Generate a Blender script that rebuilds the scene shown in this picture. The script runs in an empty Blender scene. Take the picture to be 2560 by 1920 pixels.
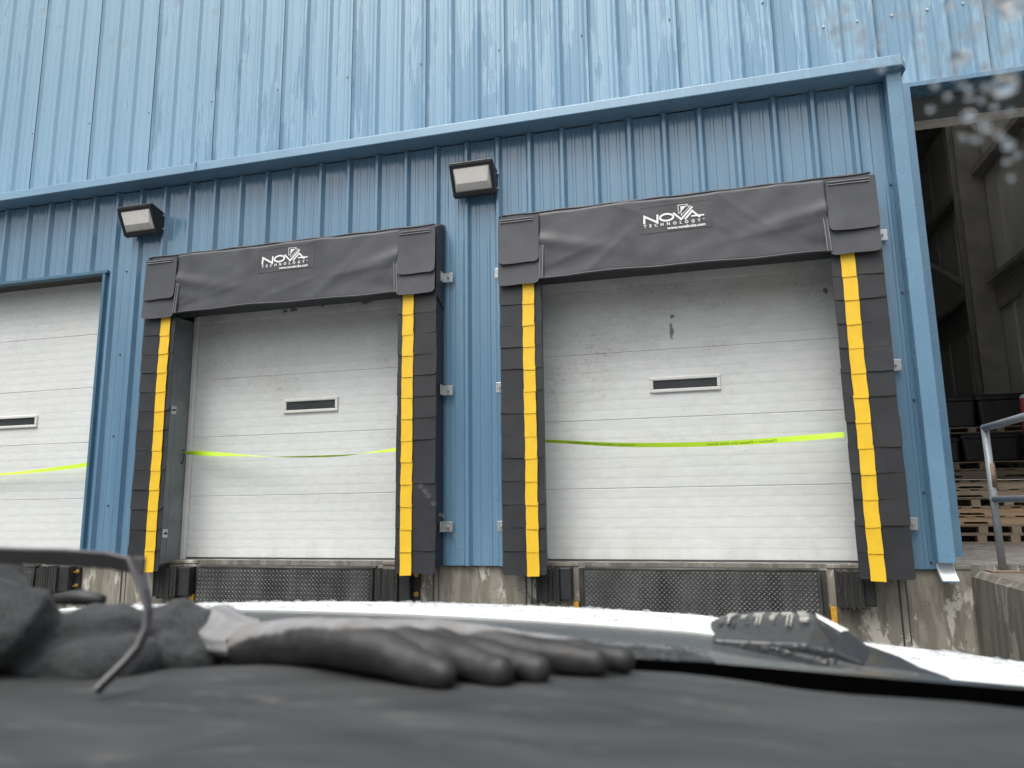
import bpy, math, random
from mathutils import Vector, Matrix
random.seed(7)
S = bpy.context.scene
COL = S.collection
PI = math.pi

# ------------------------------------------------------------------ camera
F, PITCH, YAW, ROLL = 1807.26, 0.167196, -0.257973, -0.0136711
CX, CY, CZ = 0.0, -6.08, 1.69
_cy, _sy, _cp, _sp = math.cos(YAW), math.sin(YAW), math.cos(PITCH), math.sin(PITCH)
FW = Vector((_sy * _cp, _cy * _cp, _sp)); _rt = Vector((_cy, -_sy, 0)); _up = _rt.cross(FW)
RT = math.cos(ROLL) * _rt + math.sin(ROLL) * _up
UP = -math.sin(ROLL) * _rt + math.cos(ROLL) * _up
EYE = Vector((CX, CY, CZ))

def at(u, v, Y):
    "survey helper: the point at depth Y seen at photo pixel (u, v)"
    d = F * FW + (u - 1280) * RT - (v - 960) * UP
    return EYE + d * ((Y - CY) / d.y)

cam = bpy.data.cameras.new('camera'); co = bpy.data.objects.new('camera', cam); COL.objects.link(co)
M = Matrix.Identity(4)
for i in range(3):
    M[i][0], M[i][1], M[i][2], M[i][3] = RT[i], UP[i], -FW[i], EYE[i]
co.matrix_world = M
cam.sensor_width = 36; cam.lens = F / 2560 * 36
cam.clip_start = 0.02; cam.clip_end = 500
cam.dof.use_dof = True; cam.dof.focus_distance = 6.6; cam.dof.aperture_fstop = 7.0
S.camera = co

# ------------------------------------------------------------------ materials
class NT:
    def __init__(s, name):
        s.m = bpy.data.materials.new(name); s.m.use_nodes = True
        s.t = s.m.node_tree; s.b = s.t.nodes['Principled BSDF']
        s.pos = s.t.nodes.new('ShaderNodeNewGeometry').outputs['Position']
    def n(s, ty, **k):
        x = s.t.nodes.new(ty)
        for a, b in k.items(): setattr(x, a, b)
        return x
    def l(s, a, b): s.t.links.new(a, b)
    def map(s, sc, loc=(0, 0, 0)):
        x = s.n('ShaderNodeMapping'); s.l(s.pos, x.inputs[0]); x.inputs['Scale'].default_value = sc; x.inputs['Location'].default_value = loc
        return x.outputs[0]
    def noise(s, sc, scale=1.0, detail=4, rough=.55, dist=0, loc=(0, 0, 0)):
        x = s.n('ShaderNodeTexNoise'); s.l(s.map(sc, loc), x.inputs['Vector'])
        x.inputs['Scale'].default_value = scale; x.inputs['Detail'].default_value = detail
        x.inputs['Roughness'].default_value = rough; x.inputs['Distortion'].default_value = dist
        return x.outputs[0]
    def ramp(s, f, a, b, va=0.0, vb=1.0):
        x = s.n('ShaderNodeMapRange'); s.l(f, x.inputs[0])
        for i, v in enumerate((a, b, va, vb)): x.inputs[i + 1].default_value = v
        return x.outputs[0]
    def mul(s, a, b, op='MULTIPLY'):
        x = s.n('ShaderNodeMath', operation=op)
        for i, v in enumerate((a, b)):
            if isinstance(v, (int, float)): x.inputs[i].default_value = v
            else: s.l(v, x.inputs[i])
        return x.outputs[0]
    def mix(s, f, a, b):
        x = s.n('ShaderNodeMix', data_type='RGBA')
        for i, v in ((0, f), (6, a), (7, b)):
            if isinstance(v, (int, float)): x.inputs[i].default_value = v
            elif isinstance(v, tuple): x.inputs[i].default_value = (*v, 1)
            else: s.l(v, x.inputs[i])
        return x.outputs[2]
    def col(s, v):
        if isinstance(v, tuple): s.b.inputs['Base Color'].default_value = (*v, 1)
        else: s.l(v, s.b.inputs['Base Color'])
    def rough(s, v):
        if isinstance(v, (int, float)): s.b.inputs['Roughness'].default_value = v
        else: s.l(v, s.b.inputs['Roughness'])
    def bump(s, h, strength=.3, dist=.01):
        x = s.n('ShaderNodeBump'); s.l(h, x.inputs['Height']); x.inputs['Strength'].default_value = strength; x.inputs['Distance'].default_value = dist
        s.l(x.outputs[0], s.b.inputs['Normal'])
    def xyz(s):
        x = s.n('ShaderNodeSeparateXYZ'); s.l(s.pos, x.inputs[0]); return x.outputs
    def spot(s, cx, cz, rx, rz, soft=.5):
        "elliptic stain mask in the X-Z plane, ragged by noise"
        X, Y, Z = s.xyz()
        nx = s.ramp(s.noise((1, 1, 1), 38), 0, 1, -.7, .7); nz = s.ramp(s.noise((1, 1, 1), 31, loc=(3, 1, 7)), 0, 1, -.7, .7)
        a = s.mul(s.mul(s.mul(X, -cx, 'ADD'), 1 / rx), nx, 'ADD'); b = s.mul(s.mul(s.mul(Z, -cz, 'ADD'), 1 / rz), nz, 'ADD')
        r = s.mul(s.mul(a, a), s.mul(b, b), 'ADD')
        return s.ramp(r, 1.0, soft, 0, 1)

def flat(name, c, r=.5, met=0.0, var=.15, sc=6.0, c2=None, bump=0.0, bsc=60.0, spec=.5, stretch=(1, 1, 1)):
    m = NT(name)
    f = m.ramp(m.noise(stretch, sc, 5), .3, .7)
    m.col(m.mix(f, tuple(x * (1 - var) for x in c), c2 or tuple(min(1, x * (1 + var)) for x in c)))
    m.rough(m.ramp(m.noise(stretch, sc * 2.3, 3), .3, .7, max(0, r - .08), min(1, r + .08)))
    m.b.inputs['Metallic'].default_value = met; m.b.inputs['Specular IOR Level'].default_value = spec
    if bump: m.bump(m.noise(stretch, bsc, 4), bump, .004)
    return m.m

def m_upper():
    m = NT('weathered blue wall sheet')
    X, Y, Z = m.xyz()
    right = m.ramp(X, -6.0, -2.0)
    st = m.noise((3.4, 1, .42), 1.0, 7, .66, .15)
    fine = m.noise((30, 1, .7), 1.0, 4, .6)
    s = m.mul(st, m.mul(m.ramp(fine, .25, .75, -.05, .05), m.ramp(right, 0, 1, -.09, .02), 'ADD'), 'ADD')
    wet = m.ramp(s, .50, .522)
    dry = m.mix(m.ramp(m.noise((2.5, 1, .3), 1, 3), .3, .7), (.215, .372, .50), (.25, .415, .545))
    c = m.mix(m.mul(wet, .85), dry, (.168, .312, .445))
    edge = m.mul(m.ramp(s, .478, .50), m.ramp(s, .522, .502))
    c = m.mix(m.mul(edge, .5), c, (.33, .49, .61))
    c = m.mix(m.mul(m.ramp(fine, .62, .8), .16), c, (.33, .49, .61))
    m.col(c); m.rough(m.ramp(wet, 0, 1, .42, .28)); m.b.inputs['Specular IOR Level'].default_value = .8
    m.bump(m.noise((40, 1, 1.2), 1, 2), .05, .01)
    return m.m

def m_lower():
    m = NT('blue wall sheet')
    f = m.ramp(m.noise((5, 1, .5), 1, 5), .3, .7)
    c = m.mix(f, (.112, .228, .345), (.145, .282, .415))
    X, Y, Z = m.xyz()
    drip = m.ramp(m.noise((26, 1, .9), 1, 4, .6), .6, .72)
    m.col(m.mix(m.mul(drip, .22), c, (.07, .155, .25))); m.b.inputs['Specular IOR Level'].default_value = 1.0; m.b.inputs['Coat Weight'].default_value = .6; m.b.inputs['Coat Roughness'].default_value = .16
    m.rough(m.ramp(f, 0, 1, .2, .3)); m.bump(m.noise((12, 1, .6), 1, 2), .06, .01)
    return m.m

def m_gutter():
    m = NT('blue trim with dried runs')
    X, Y, Z = m.xyz()
    right = m.ramp(X, -2.5, .3)
    runs = m.ramp(m.noise((45, 20, 2.2), 1, 4, .6), .5, .62)
    c = m.mix(m.ramp(m.noise((2, 2, 2), 1, 4), .3, .7), (.15, .285, .415), (.18, .33, .465))
    m.col(m.mix(m.mul(m.mul(runs, right), .4), c, (.23, .38, .51))); m.rough(.3); m.b.inputs['Specular IOR Level'].default_value = .9
    return m.m

def m_door(name, spots, grime_shade):
    m = NT(name)
    X, Y, Z = m.xyz()
    g = m.noise((9, 1, 30), 1, 6, .65)
    c = m.mix(m.ramp(g, .3, .75), (.69, .705, .70), (.80, .815, .805))
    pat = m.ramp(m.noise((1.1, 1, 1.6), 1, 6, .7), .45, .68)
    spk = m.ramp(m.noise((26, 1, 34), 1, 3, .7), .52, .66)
    hi = m.ramp(Z, 1.7, 3.6, .2, 1.15)  # grime grows with height and also paints in the shade near the top
    d = m.mul(m.mul(pat, m.ramp(spk, 0, 1, .35, 1)), m.mul(hi, grime_shade))
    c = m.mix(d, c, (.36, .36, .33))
    base = m.mul(m.ramp(Z, 1.5, 1.22), m.ramp(m.noise((6, 1, 2), 1, 4), .45, .7))
    c = m.mix(m.mul(base, .4), c, (.45, .42, .36))
    yel = m.ramp(m.noise((.9, 1, .8), 1, 3, loc=(5, 0, 2)), .5, .7)
    c = m.mix(m.mul(yel, .25), c, (.66, .65, .54))
    for sp in spots:
        c = m.mix(m.mul(m.spot(*sp), .8), c, (.09, .085, .075))
    m.col(c); m.rough(.42)
    m.bump(m.noise((14, 1, 260), 1, 3, .6), .12, .002)
    return m.m

def m_concrete(name, lo, hi, wash):
    m = NT(name)
    f = m.ramp(m.noise((1.2, 1.2, 1.5), 1.6, 7, .62), .3, .72)
    c = m.mix(f, lo, hi)
    drip = m.ramp(m.noise((11, 11, 1.3), 1, 6, .6, .3), .46, .56)
    c = m.mix(m.mul(drip, .55), c, tuple(x * .52 for x in lo))
    eff = m.ramp(m.noise((5.5, 5.5, 2.4), 1, 6, .62, .5, (4, 2, 9)), .56, .6)
    c = m.mix(m.mul(eff, wash), c, (.62, .59, .51))
    pits = m.ramp(m.noise((1, 1, 1), 46, 3), .67, .72)
    c = m.mix(pits, c, (.07, .065, .05))
    m.col(c); m.rough(.8); m.bump(m.noise((1, 1, 1), 55, 6, .7), .35, .006)
    return m.m

def m_vinyl(name, c, var, sheen_r):
    m = NT(name)
    f = m.ramp(m.noise((1, 1, 1), 5, 6, .65), .3, .7)
    dust = m.ramp(m.noise((2, 2, 3.2), 1.7, 6, .7, .4), .52, .75)
    cc = m.mix(f, tuple(x * (1 - var) for x in c), tuple(x * (1 + var) for x in c))
    m.col(m.mix(m.mul(dust, .35), cc, tuple(x * 1.7 + .01 for x in c)))
    m.rough(m.ramp(f, 0, 1, sheen_r - .07, sheen_r + .07)); m.b.inputs['Specular IOR Level'].default_value = .45
    m.bump(m.noise((1, 1, 1), 420, 2), .12, .001)
    return m.m

def m_rubber():
    m = NT('worn laminated rubber')
    X, Y, Z = m.xyz()
    lam = m.noise((75, 6, 4), 1, 5, .7)
    c = m.mix(m.ramp(lam, .35, .75), (.018, .018, .018), (.075, .072, .066))
    c = m.mix(m.ramp(m.noise((60, 10, 22), 1, 4, .7), .62, .7), c, (.22, .215, .2))
    m.col(c); m.rough(.7); m.bump(lam, 1.0, .02)
    return m.m

def m_tread():
    m = NT('dirty steel tread plate')
    f = m.ramp(m.noise((1, 1, .6), 3.4, 6, .65), .35, .68)
    c = m.mix(f, (.035, .035, .034), (.135, .138, .135))
    v = m.ramp(m.noise((7, 1, .7), 1, 4), .45, .68)
    m.col(m.mix(m.mul(v, .6), c, (.022, .022, .022)))
    m.rough(m.ramp(f, 0, 1, .55, .38)); m.b.inputs['Metallic'].default_value = .55
    return m.m

def m_wood(name, a, b):
    m = NT(name)
    g = m.noise((1.5, 9, 30), 1, 6, .6, .6)
    m.col(m.mix(m.ramp(g, .3, .7), a, b)); m.rough(.8); m.bump(g, .2, .004)
    return m.m

def m_glass_drop():
    m = bpy.data.materials.new('water'); m.use_nodes = True; t = m.node_tree
    b = t.nodes['Principled BSDF']
    b.inputs['Transmission Weight'].default_value = 1; b.inputs['Roughness'].default_value = 0; b.inputs['IOR'].default_value = 1.33
    return m

def m_clear():
    m = bpy.data.materials.new('clear windshield glass'); m.use_nodes = True; t = m.node_tree
    t.nodes.remove(t.nodes['Principled BSDF'])
    x = t.nodes.new('ShaderNodeBsdfTransparent'); x.inputs[0].default_value = (.985, .99, .985, 1)
    t.links.new(x.outputs[0], t.nodes['Material Output'].inputs['Surface'])
    return m

def m_glove():
    m = NT('knit glove with black coating')
    tc = m.n('ShaderNodeTexCoord')
    sep = m.n('ShaderNodeSeparateXYZ'); m.l(tc.outputs['Object'], sep.inputs[0])
    X, Y, Z = sep.outputs
    nz = m.ramp(m.noise((1, 1, 1), 22, 3), .2, .8, -.005, .005)
    lim = m.mul(m.mul(m.mul(m.ramp(X, .03, .20, .010, .024), nz, 'ADD'), m.mul(Y, -.30), 'ADD'), m.ramp(X, .0, .03, -.012, 0), 'ADD')
    k = m.ramp(m.mul(Z, lim, 'SUBTRACT'), -.0015, .0015)
    knit = m.mix(m.ramp(m.noise((1, 1, 1), 60, 5), .3, .7), (.16, .16, .165), (.25, .247, .25))
    dirt = m.ramp(m.noise((1, 1, 1), 24, 4, loc=(2, 3, 1)), .5, .7)
    knit = m.mix(m.mul(dirt, .5), knit, (.15, .125, .10))
    coat = m.mix(m.ramp(m.noise((1, 1, 1), 40, 4), .3, .7), (.011, .0105, .0105), (.027, .0255, .025))
    m.col(m.mix(k, coat, knit)); m.rough(m.ramp(k, 0, 1, .55, .95))
    w = m.n('ShaderNodeTexWave'); m.l(m.map((1, 1, 1)), w.inputs[0]); w.inputs['Scale'].default_value = 210; w.inputs['Distortion'].default_value = 1.2
    w.bands_direction = 'DIAGONAL'
    m.bump(w.outputs['Fac'], .12, .0006)
    return m.m

def m_fleece():
    m = NT('dark grey fleece')
    w = m.noise((1, 1, 1), 420, 4, .7)
    big = m.ramp(m.noise((1, 1, 1), 14, 4), .3, .7)
    c = m.mix(big, (.017, .0195, .021), (.034, .037, .039))
    m.col(m.mix(m.ramp(w, .4, .7), c, (.055, .058, .060))); m.rough(1.0)
    m.b.inputs['Sheen Weight'].default_value = .06; m.b.inputs['Sheen Roughness'].default_value = .6
    m.bump(w, .5, .002)
    return m.m

def m_dash():
    m = NT('grained dashboard plastic')
    f = m.ramp(m.noise((2, 7, 3), 4, 6, .62, .5), .34, .64)
    c = m.mix(f, (.023, .0245, .026), (.047, .0485, .0495))
    d = m.ramp(m.noise((6, 20, 6), 3, 4, .65, loc=(1, 2, 3)), .58, .74)
    c = m.mix(m.mul(d, .55), c, (.125, .115, .108))
    m.col(c); m.rough(.62); m.bump(m.noise((1, 1, 1), 700, 3), .25, .001)
    return m.m

def m_wet(name, c, r=.18):
    m = NT(name)
    f = m.ramp(m.noise((1, 1, 1), 9, 4), .3, .7)
    m.col(m.mix(f, tuple(x * .85 for x in c), tuple(x * 1.15 for x in c))); m.rough(r)
    v = m.n('ShaderNodeTexVoronoi'); m.l(m.map((1, 1, 1)), v.inputs['Vector']); v.inputs['Scale'].default_value = 110; v.inputs['Randomness'].default_value = 1
    h = m.ramp(v.outputs['Distance'], .12, .42, 1, 0)
    m.bump(h, .30, .003)
    return m.m

UPPER, LOWER, GUT = m_upper(), m_lower(), m_gutter()
BLUE = flat('blue painted trim', (.115, .235, .355), .28, 0, .1, 3, spec=.95)
BLUED = flat('weathered blue downspout paint', (.14, .275, .40), .28, 0, .08, 2, spec=.95)
BLUED2 = flat('dark blue painted flashing', (.075, .17, .255), .4, 0, .1, 3)
GALV = flat('galvanised steel', (.55, .57, .58), .34, .75, .15, 25)
ALU = flat('bare aluminium', (.84, .85, .86), .45, .15, .05, 12)
JAMB = flat('grey steel jamb', (.20, .225, .235), .5, .2, .18, 4)
WHITE = flat('white vinyl trim', (.74, .74, .72), .45, 0, .06, 4)
PANE = flat('smoked door glass', (.05, .055, .058), .12, 0, .2, 3, spec=.6)
SEALR = flat('black door seal rubber', (.025, .026, .028), .55, 0, .2, 6)
VIN = m_vinyl('charcoal vinyl curtain', (.067, .069, .077), .16, .52)
VPAD = m_vinyl('black vinyl pad fabric', (.031, .032, .035), .14, .5)
VSIDE = m_vinyl('black vinyl pad side', (.026, .028, .033), .14, .48)
YEL = flat('yellow vinyl', (.87, .545, .028), .5, 0, .06, 9, bump=.1, bsc=200)
THREAD = flat('pale stitching', (.45, .45, .46), .7)
LOGO = flat('white print', (.86, .87, .87), .5, 0, .03)
CARD = flat('clear print edge', (.13, .132, .14), .4)
CONC = m_concrete('dock wall concrete', (.235, .215, .175), (.36, .335, .28), .85)
CONCR = m_concrete('ramp wall concrete', (.13, .12, .10), (.20, .185, .155), .25)
SLAB = m_concrete('wet floor slab', (.15, .14, .125), (.30, .28, .25), .2)
RUB, TREAD = m_rubber(), m_tread()
BAR = flat('worn raised tread', (.21, .215, .21), .42, .35, .45, 3)
RUBS = flat('smooth black rubber', (.028, .029, .031), .5, 0, .25, 12, bump=.2, bsc=40)
STEELD = flat('dirty dark steel', (.07, .068, .062), .55, .4, .35, 9, bump=.2)
BRASS = flat('yellow zinc bolt', (.62, .40, .13), .35, .7, .2, 40)
ORANGE = flat('worn yellow paint', (.62, .33, .03), .6, 0, .25, 14)
LAMPH = flat('black bronze lamp housing', (.020, .022, .024), .42, 0, .2, 12)
LENS = flat('frosted lamp lens', (.88, .85, .81), .3, 0, .05, 9, spec=.6)
TAPE = flat('lime caution tape', (.52, .80, .025), .4, 0, .05, 5)
TTXT = flat('tape lettering ink', (.20, .30, .03), .5)
PIPE = flat('worn grey railing paint', (.27, .29, .31), .45, .2, .14, 10, bump=.15)
RUST = flat('rusty railing paint', (.20, .14, .10), .75, 0, .35, 30)
WOODA, WOODB = m_wood('weathered pallet wood', (.20, .155, .11), (.36, .29, .22)), m_wood('fresh pallet wood', (.33, .22, .13), (.50, .36, .235))
INW = flat('tan liner panel', (.48, .475, .455), .55, .1, .15, 1.5, stretch=(1, 1, .3))
INC = flat('dusty ceiling deck', (.30, .28, .25), .7, 0, .2, 1.2)
BEAM = flat('interior steel beam', (.26, .25, .235), .6, .1, .2, 3)
TAN = flat('pale painted lintel', (.78, .72, .66), .6, 0, .12, 8)
BLK = flat('black plastic tub', (.018, .018, .019), .4, 0, .3, 6)
REDP = flat('red paint', (.35, .045, .05), .5)
ASPH = flat('wet yard asphalt', (.06, .06, .06), .5, 0, .35, 3, bump=.4, bsc=80)
WATER, CLEAR = m_glass_drop(), m_clear()
BEAD = bpy.data.materials.new('thin water bead'); BEAD.use_nodes = True
_t = BEAD.node_tree; _b = _t.nodes['Principled BSDF']; _b.inputs['Roughness'].default_value = .05; _b.inputs['Base Color'].default_value = (.5, .52, .53, 1)
_x = _t.nodes.new('ShaderNodeBsdfTransparent'); _m = _t.nodes.new('ShaderNodeMixShader'); _f = _t.nodes.new('ShaderNodeFresnel'); _f.inputs[0].default_value = 1.33
_q = _t.nodes.new('ShaderNodeMath'); _q.operation = 'MULTIPLY'; _q.inputs[1].default_value = .6; _t.links.new(_f.outputs[0], _q.inputs[0]); _t.links.new(_q.outputs[0], _m.inputs[0]); _t.links.new(_x.outputs[0], _m.inputs[1]); _t.links.new(_b.outputs[0], _m.inputs[2]); _t.links.new(_m.outputs[0], _t.nodes['Material Output'].inputs['Surface'])
FILL_SKYL = bpy.data.materials.new('added translucent fill skylight'); FILL_SKYL.use_nodes = True
_t = FILL_SKYL.node_tree; _t.nodes.remove(_t.nodes['Principled BSDF']); _x = _t.nodes.new('ShaderNodeBsdfTranslucent'); _x.inputs[0].default_value = (.9, .89, .86, 1)
_t.links.new(_x.outputs[0], _t.nodes['Material Output'].inputs['Surface'])
GLOVE, FLEECE, DASH = m_glove(), m_fleece(), m_dash()
PAINT = flat('white car paint', (.88, .89, .89), .3, 0, .02, 5)
COWL = m_wet('wet grey cowl plastic', (.060, .068, .074), .28)
COWLD = m_wet('wet black plastic', (.030, .032, .035), .36)
SLOT_SHADE = flat('painted defroster slot shade', (.0008, .0008, .0008), 1.0, spec=0)
STRAP = flat('dark rubber strap', (.07, .066, .07), .45, 0, .15, 30)
SHELF = flat('sun bleached tan inlay', (.32, .31, .28), .5)
FILM = flat('paper sheet', (.6, .6, .6), .5)

# ------------------------------------------------------------------ mesh helpers
class MB:
    def __init__(s): s.v = []; s.f = []
    def add(s, vs, fs):
        k = len(s.v); s.v += [tuple(x) for x in vs]; s.f += [tuple(i + k for i in f) for f in fs]; return s
    def box(s, x0, x1, y0, y1, z0, z1):
        return s.add([(x0, y0, z0), (x1, y0, z0), (x1, y1, z0), (x0, y1, z0), (x0, y0, z1), (x1, y0, z1), (x1, y1, z1), (x0, y1, z1)],
                     [(3, 2, 1, 0), (4, 5, 6, 7), (0, 1, 5, 4), (1, 2, 6, 5), (2, 3, 7, 6), (3, 0, 4, 7)])
    def prism(s, poly, axis, a, b):
        "poly in the two other axes (in x,y,z order), extruded along axis"
        n = len(poly)
        def p(q, t): return {'x': (t, q[0], q[1]), 'y': (q[0], t, q[1]), 'z': (q[0], q[1], t)}[axis]
        return s.add([p(q, a) for q in poly] + [p(q, b) for q in poly],
                     [tuple(range(n)), tuple(range(2 * n - 1, n - 1, -1))] + [(i, i + n, (i + 1) % n + n, (i + 1) % n) for i in range(n)])
    def loft(s, A, B):
        n = len(A)
        return s.add(list(A) + list(B), [tuple(range(n)), tuple(range(2 * n - 1, n - 1, -1))] + [(i, i + n, (i + 1) % n + n, (i + 1) % n) for i in range(n)])
    def grid(s, fn, nu, nv):
        k = [fn(i / nu, j / nv) for j in range(nv + 1) for i in range(nu + 1)]
        return s.add(k, [(j * (nu + 1) + i, j * (nu + 1) + i + 1, (j + 1) * (nu + 1) + i + 1, (j + 1) * (nu + 1) + i) for j in range(nv) for i in range(nu)])
    def slab(s, fn, nu, nv, off):
        "closed thick sheet: fn(u,v) front, off = vector to the back"
        A = [Vector(fn(i / nu, j / nv)) for j in range(nv + 1) for i in range(nu + 1)]
        o = Vector(off); n = len(A); W = nu + 1
        fs = [(j * W + i, j * W + i + 1, (j + 1) * W + i + 1, (j + 1) * W + i) for j in range(nv) for i in range(nu)]
        fs += [tuple(n + q for q in reversed(f)) for f in list(fs)]
        rim = [i for i in range(W)] + [j * W + nu for j in range(1, nv + 1)] + [nv * W + i for i in range(nu - 1, -1, -1)] + [j * W for j in range(nv - 1, 0, -1)]
        fs += [(rim[i], rim[i] + n, rim[(i + 1) % len(rim)] + n, rim[(i + 1) % len(rim)]) for i in range(len(rim))]
        return s.add(A + [a + o for a in A], fs)
    def tube(s, pts, r, n=10, closed_ends=True):
        pts = [Vector(p) for p in pts]; rings = []
        R = r if isinstance(r, (list, tuple)) else [r] * len(pts)
        t0 = (pts[1] - pts[0]).normalized(); a = t0.orthogonal().normalized()
        for i, p in enumerate(pts):
            t = ((pts[min(i + 1, len(pts) - 1)] - pts[max(i - 1, 0)])).normalized()
            a = (a - a.dot(t) * t).normalized(); b = t.cross(a)
            rings.append([p + R[i] * (math.cos(2 * PI * k / n) * a + math.sin(2 * PI * k / n) * b) for k in range(n)])
        vs = [q for rr in rings for q in rr]
        fs = [(i * n + k, i * n + (k + 1) % n, (i + 1) * n + (k + 1) % n, (i + 1) * n + k) for i in range(len(pts) - 1) for k in range(n)]
        if closed_ends: fs += [tuple(range(n - 1, -1, -1)), tuple((len(pts) - 1) * n + k for k in range(n))]
        return s.add(vs, fs)
    def ribbon(s, pts, w, t):
        "flat band: pts list of (centre, width-direction, normal)"
        vs = []
        for i, (c, wd, nn) in enumerate(pts):
            ww = w[i] if isinstance(w, (list, tuple)) else w
            c, wd, nn = Vector(c), Vector(wd).normalized(), Vector(nn).normalized()
            vs += [c - wd * ww / 2 - nn * t / 2, c + wd * ww / 2 - nn * t / 2, c + wd * ww / 2 + nn * t / 2, c - wd * ww / 2 + nn * t / 2]
        n = len(pts)
        fs = [(i * 4 + k, i * 4 + (k + 1) % 4, i * 4 + 4 + (k + 1) % 4, i * 4 + 4 + k) for i in range(n - 1) for k in range(4)]
        return s.add(vs, fs + [(3, 2, 1, 0), tuple(n * 4 - 4 + k for k in range(4))])
    def ball(s, c, r, nu=16, nv=10, stretch=(1, 1, 1)):
        c = Vector(c)
        return s.add([c + Vector((r * stretch[0] * math.cos(2 * PI * i / nu) * math.sin(PI * j / nv), r * stretch[1] * math.sin(2 * PI * i / nu) * math.sin(PI * j / nv), r * stretch[2] * math.cos(PI * j / nv))) for j in range(nv + 1) for i in range(nu)],
                     [(j * nu + i, (j + 1) * nu + i, (j + 1) * nu + (i + 1) % nu, j * nu + (i + 1) % nu) for j in range(nv) for i in range(nu)])
    def mesh(s, name, origin=(0, 0, 0), smooth=False):
        me = bpy.data.meshes.new(name); o = Vector(origin)
        me.from_pydata([tuple(Vector(v) - o) for v in s.v], [], s.f); me.validate()
        import bmesh
        b = bmesh.new(); b.from_mesh(me); bmesh.ops.recalc_face_normals(b, faces=b.faces); b.to_mesh(me); b.free()
        if smooth:
            for p in me.polygons: p.use_smooth = True
        return me

def origin_of(o):
    v = Vector((0, 0, 0))
    while o is not None: v += o.location; o = o.parent
    return v

def thing(name, label, cat, loc=(0, 0, 0), group=None):
    o = bpy.data.objects.new(name, None); o.empty_display_size = .1; COL.objects.link(o); o.location = loc
    return tag(o, label, cat, group)

def tag(o, label, cat, group=None):
    o['label'] = label; o['category'] = cat
    if group: o['group'] = group
    return o

def part(name, mb, mat, parent=None, smooth=False, bevel=0.0, angle=None, label=None):
    me = mb.mesh(name, origin_of(parent), smooth or angle is not None); me.materials.append(mat)
    o = bpy.data.objects.new(name, me); COL.objects.link(o); o.parent = parent
    if label: o['label'] = label
    if bevel:
        b = o.modifiers.new('bevel', 'BEVEL'); b.width = bevel; b.segments = 2; b.limit_method = 'ANGLE'; b.angle_limit = math.radians(40)
    if angle is not None:
        import bmesh
        bm = bmesh.new(); bm.from_mesh(me)
        for e in bm.edges: e.smooth = len(e.link_faces) == 2 and e.calc_face_angle(0) < math.radians(angle)
        bm.to_mesh(me); bm.free()
    return o

def single(name, mb, mat, label, cat, loc, group=None, smooth=False, bevel=0.0):
    me = mb.mesh(name, loc, smooth); me.materials.append(mat)
    o = bpy.data.objects.new(name, me); COL.objects.link(o); o.location = loc
    if bevel:
        b = o.modifiers.new('bevel', 'BEVEL'); b.width = bevel; b.segments = 2; b.limit_method = 'ANGLE'; b.angle_limit = math.radians(40)
    return tag(o, label, cat, group)

def dup(root, loc, label=None):
    r = root.copy(); COL.objects.link(r); r.location = loc
    if label: r['label'] = label
    for ch in list(root.children):
        c = ch.copy(); COL.objects.link(c); c.parent = r
        for g in list(ch.children):
            d = g.copy(); COL.objects.link(d); d.parent = c
    return r

def struct(name, mb, mat, kind='structure'):
    o = part(name, mb, mat); o['kind'] = kind; return o

def text_mesh(txt, size, bold=0.0, spacing=1.0, shear=0.0):
    "lettering as (verts2d, faces)"
    cu = bpy.data.curves.new('lettering', 'FONT'); cu.body = txt; cu.size = size; cu.space_character = spacing; cu.offset = bold; cu.shear = shear
    cu.resolution_u = 3
    o = bpy.data.objects.new('lettering', cu); COL.objects.link(o)
    me = bpy.data.meshes.new_from_object(o.evaluated_get(bpy.context.evaluated_depsgraph_get()))
    v = [(p.co.x, p.co.y) for p in me.vertices]; f = [tuple(p.vertices) for p in me.polygons]
    bpy.data.objects.remove(o); bpy.data.curves.remove(cu); bpy.data.meshes.remove(me)
    return v, f

# ------------------------------------------------------------------ ground
struct('ground', MB().grid(lambda u, v: (-150 + 300 * u, -150 + 152 * v, 0), 4, 4), ASPH)
struct('floor_slab', MB().box(-14, 4.4, .035, 32, 0.02, 1.22), SLAB)

# ------------------------------------------------------------------ warehouse
W = thing('warehouse', 'blue ribbed metal warehouse with dock doors and an open bay', 'warehouse', (0, .5, 0))

def rib_profile(x0, x1, c0, pitch, h, bw=.042):
    "R-panel section: list of (x, out)"
    pts = [(x0, None), (x1, None)]
    k0 = math.floor((x0 - c0) / pitch) - 1
    prof = []
    for k in range(int((x1 - x0) / pitch) + 4):
        c = c0 + (k0 + k) * pitch
        prof += [(c - bw, 0), (c - bw + .006, .002), (c - .014, h - .001), (c - .011, h), (c + .011, h), (c + .014, h - .001), (c + bw - .006, .002), (c + bw, 0)]
        for m in (1 / 3, 2 / 3):
            q = c + pitch * m
            prof += [(q - .018, 0), (q - .010, .0045), (q + .010, .0045), (q + .018, 0)]
    prof.sort()
    def val(x):
        for (a, p), (b, q) in zip(prof, prof[1:]):
            if a <= x <= b: return p + (q - p) * (x - a) / max(b - a, 1e-6)
        return 0
    inner = [(x, o) for x, o in prof if x0 < x < x1]
    return [(x0, val(x0))] + inner + [(x1, val(x1))]

def sheet(mb, x0, x1, z0, z1, Y, c0, pitch=.3048, h=.043, bw=.045):
    pr = rib_profile(x0, x1, c0, pitch, h, bw)
    n = len(pr)
    vs = [(x, Y - o, z0) for x, o in pr] + [(x, Y - o, z1) for x, o in pr]
    mb.add(vs, [(i, i + 1, n + i + 1, n + i) for i in range(n - 1)])

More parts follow.
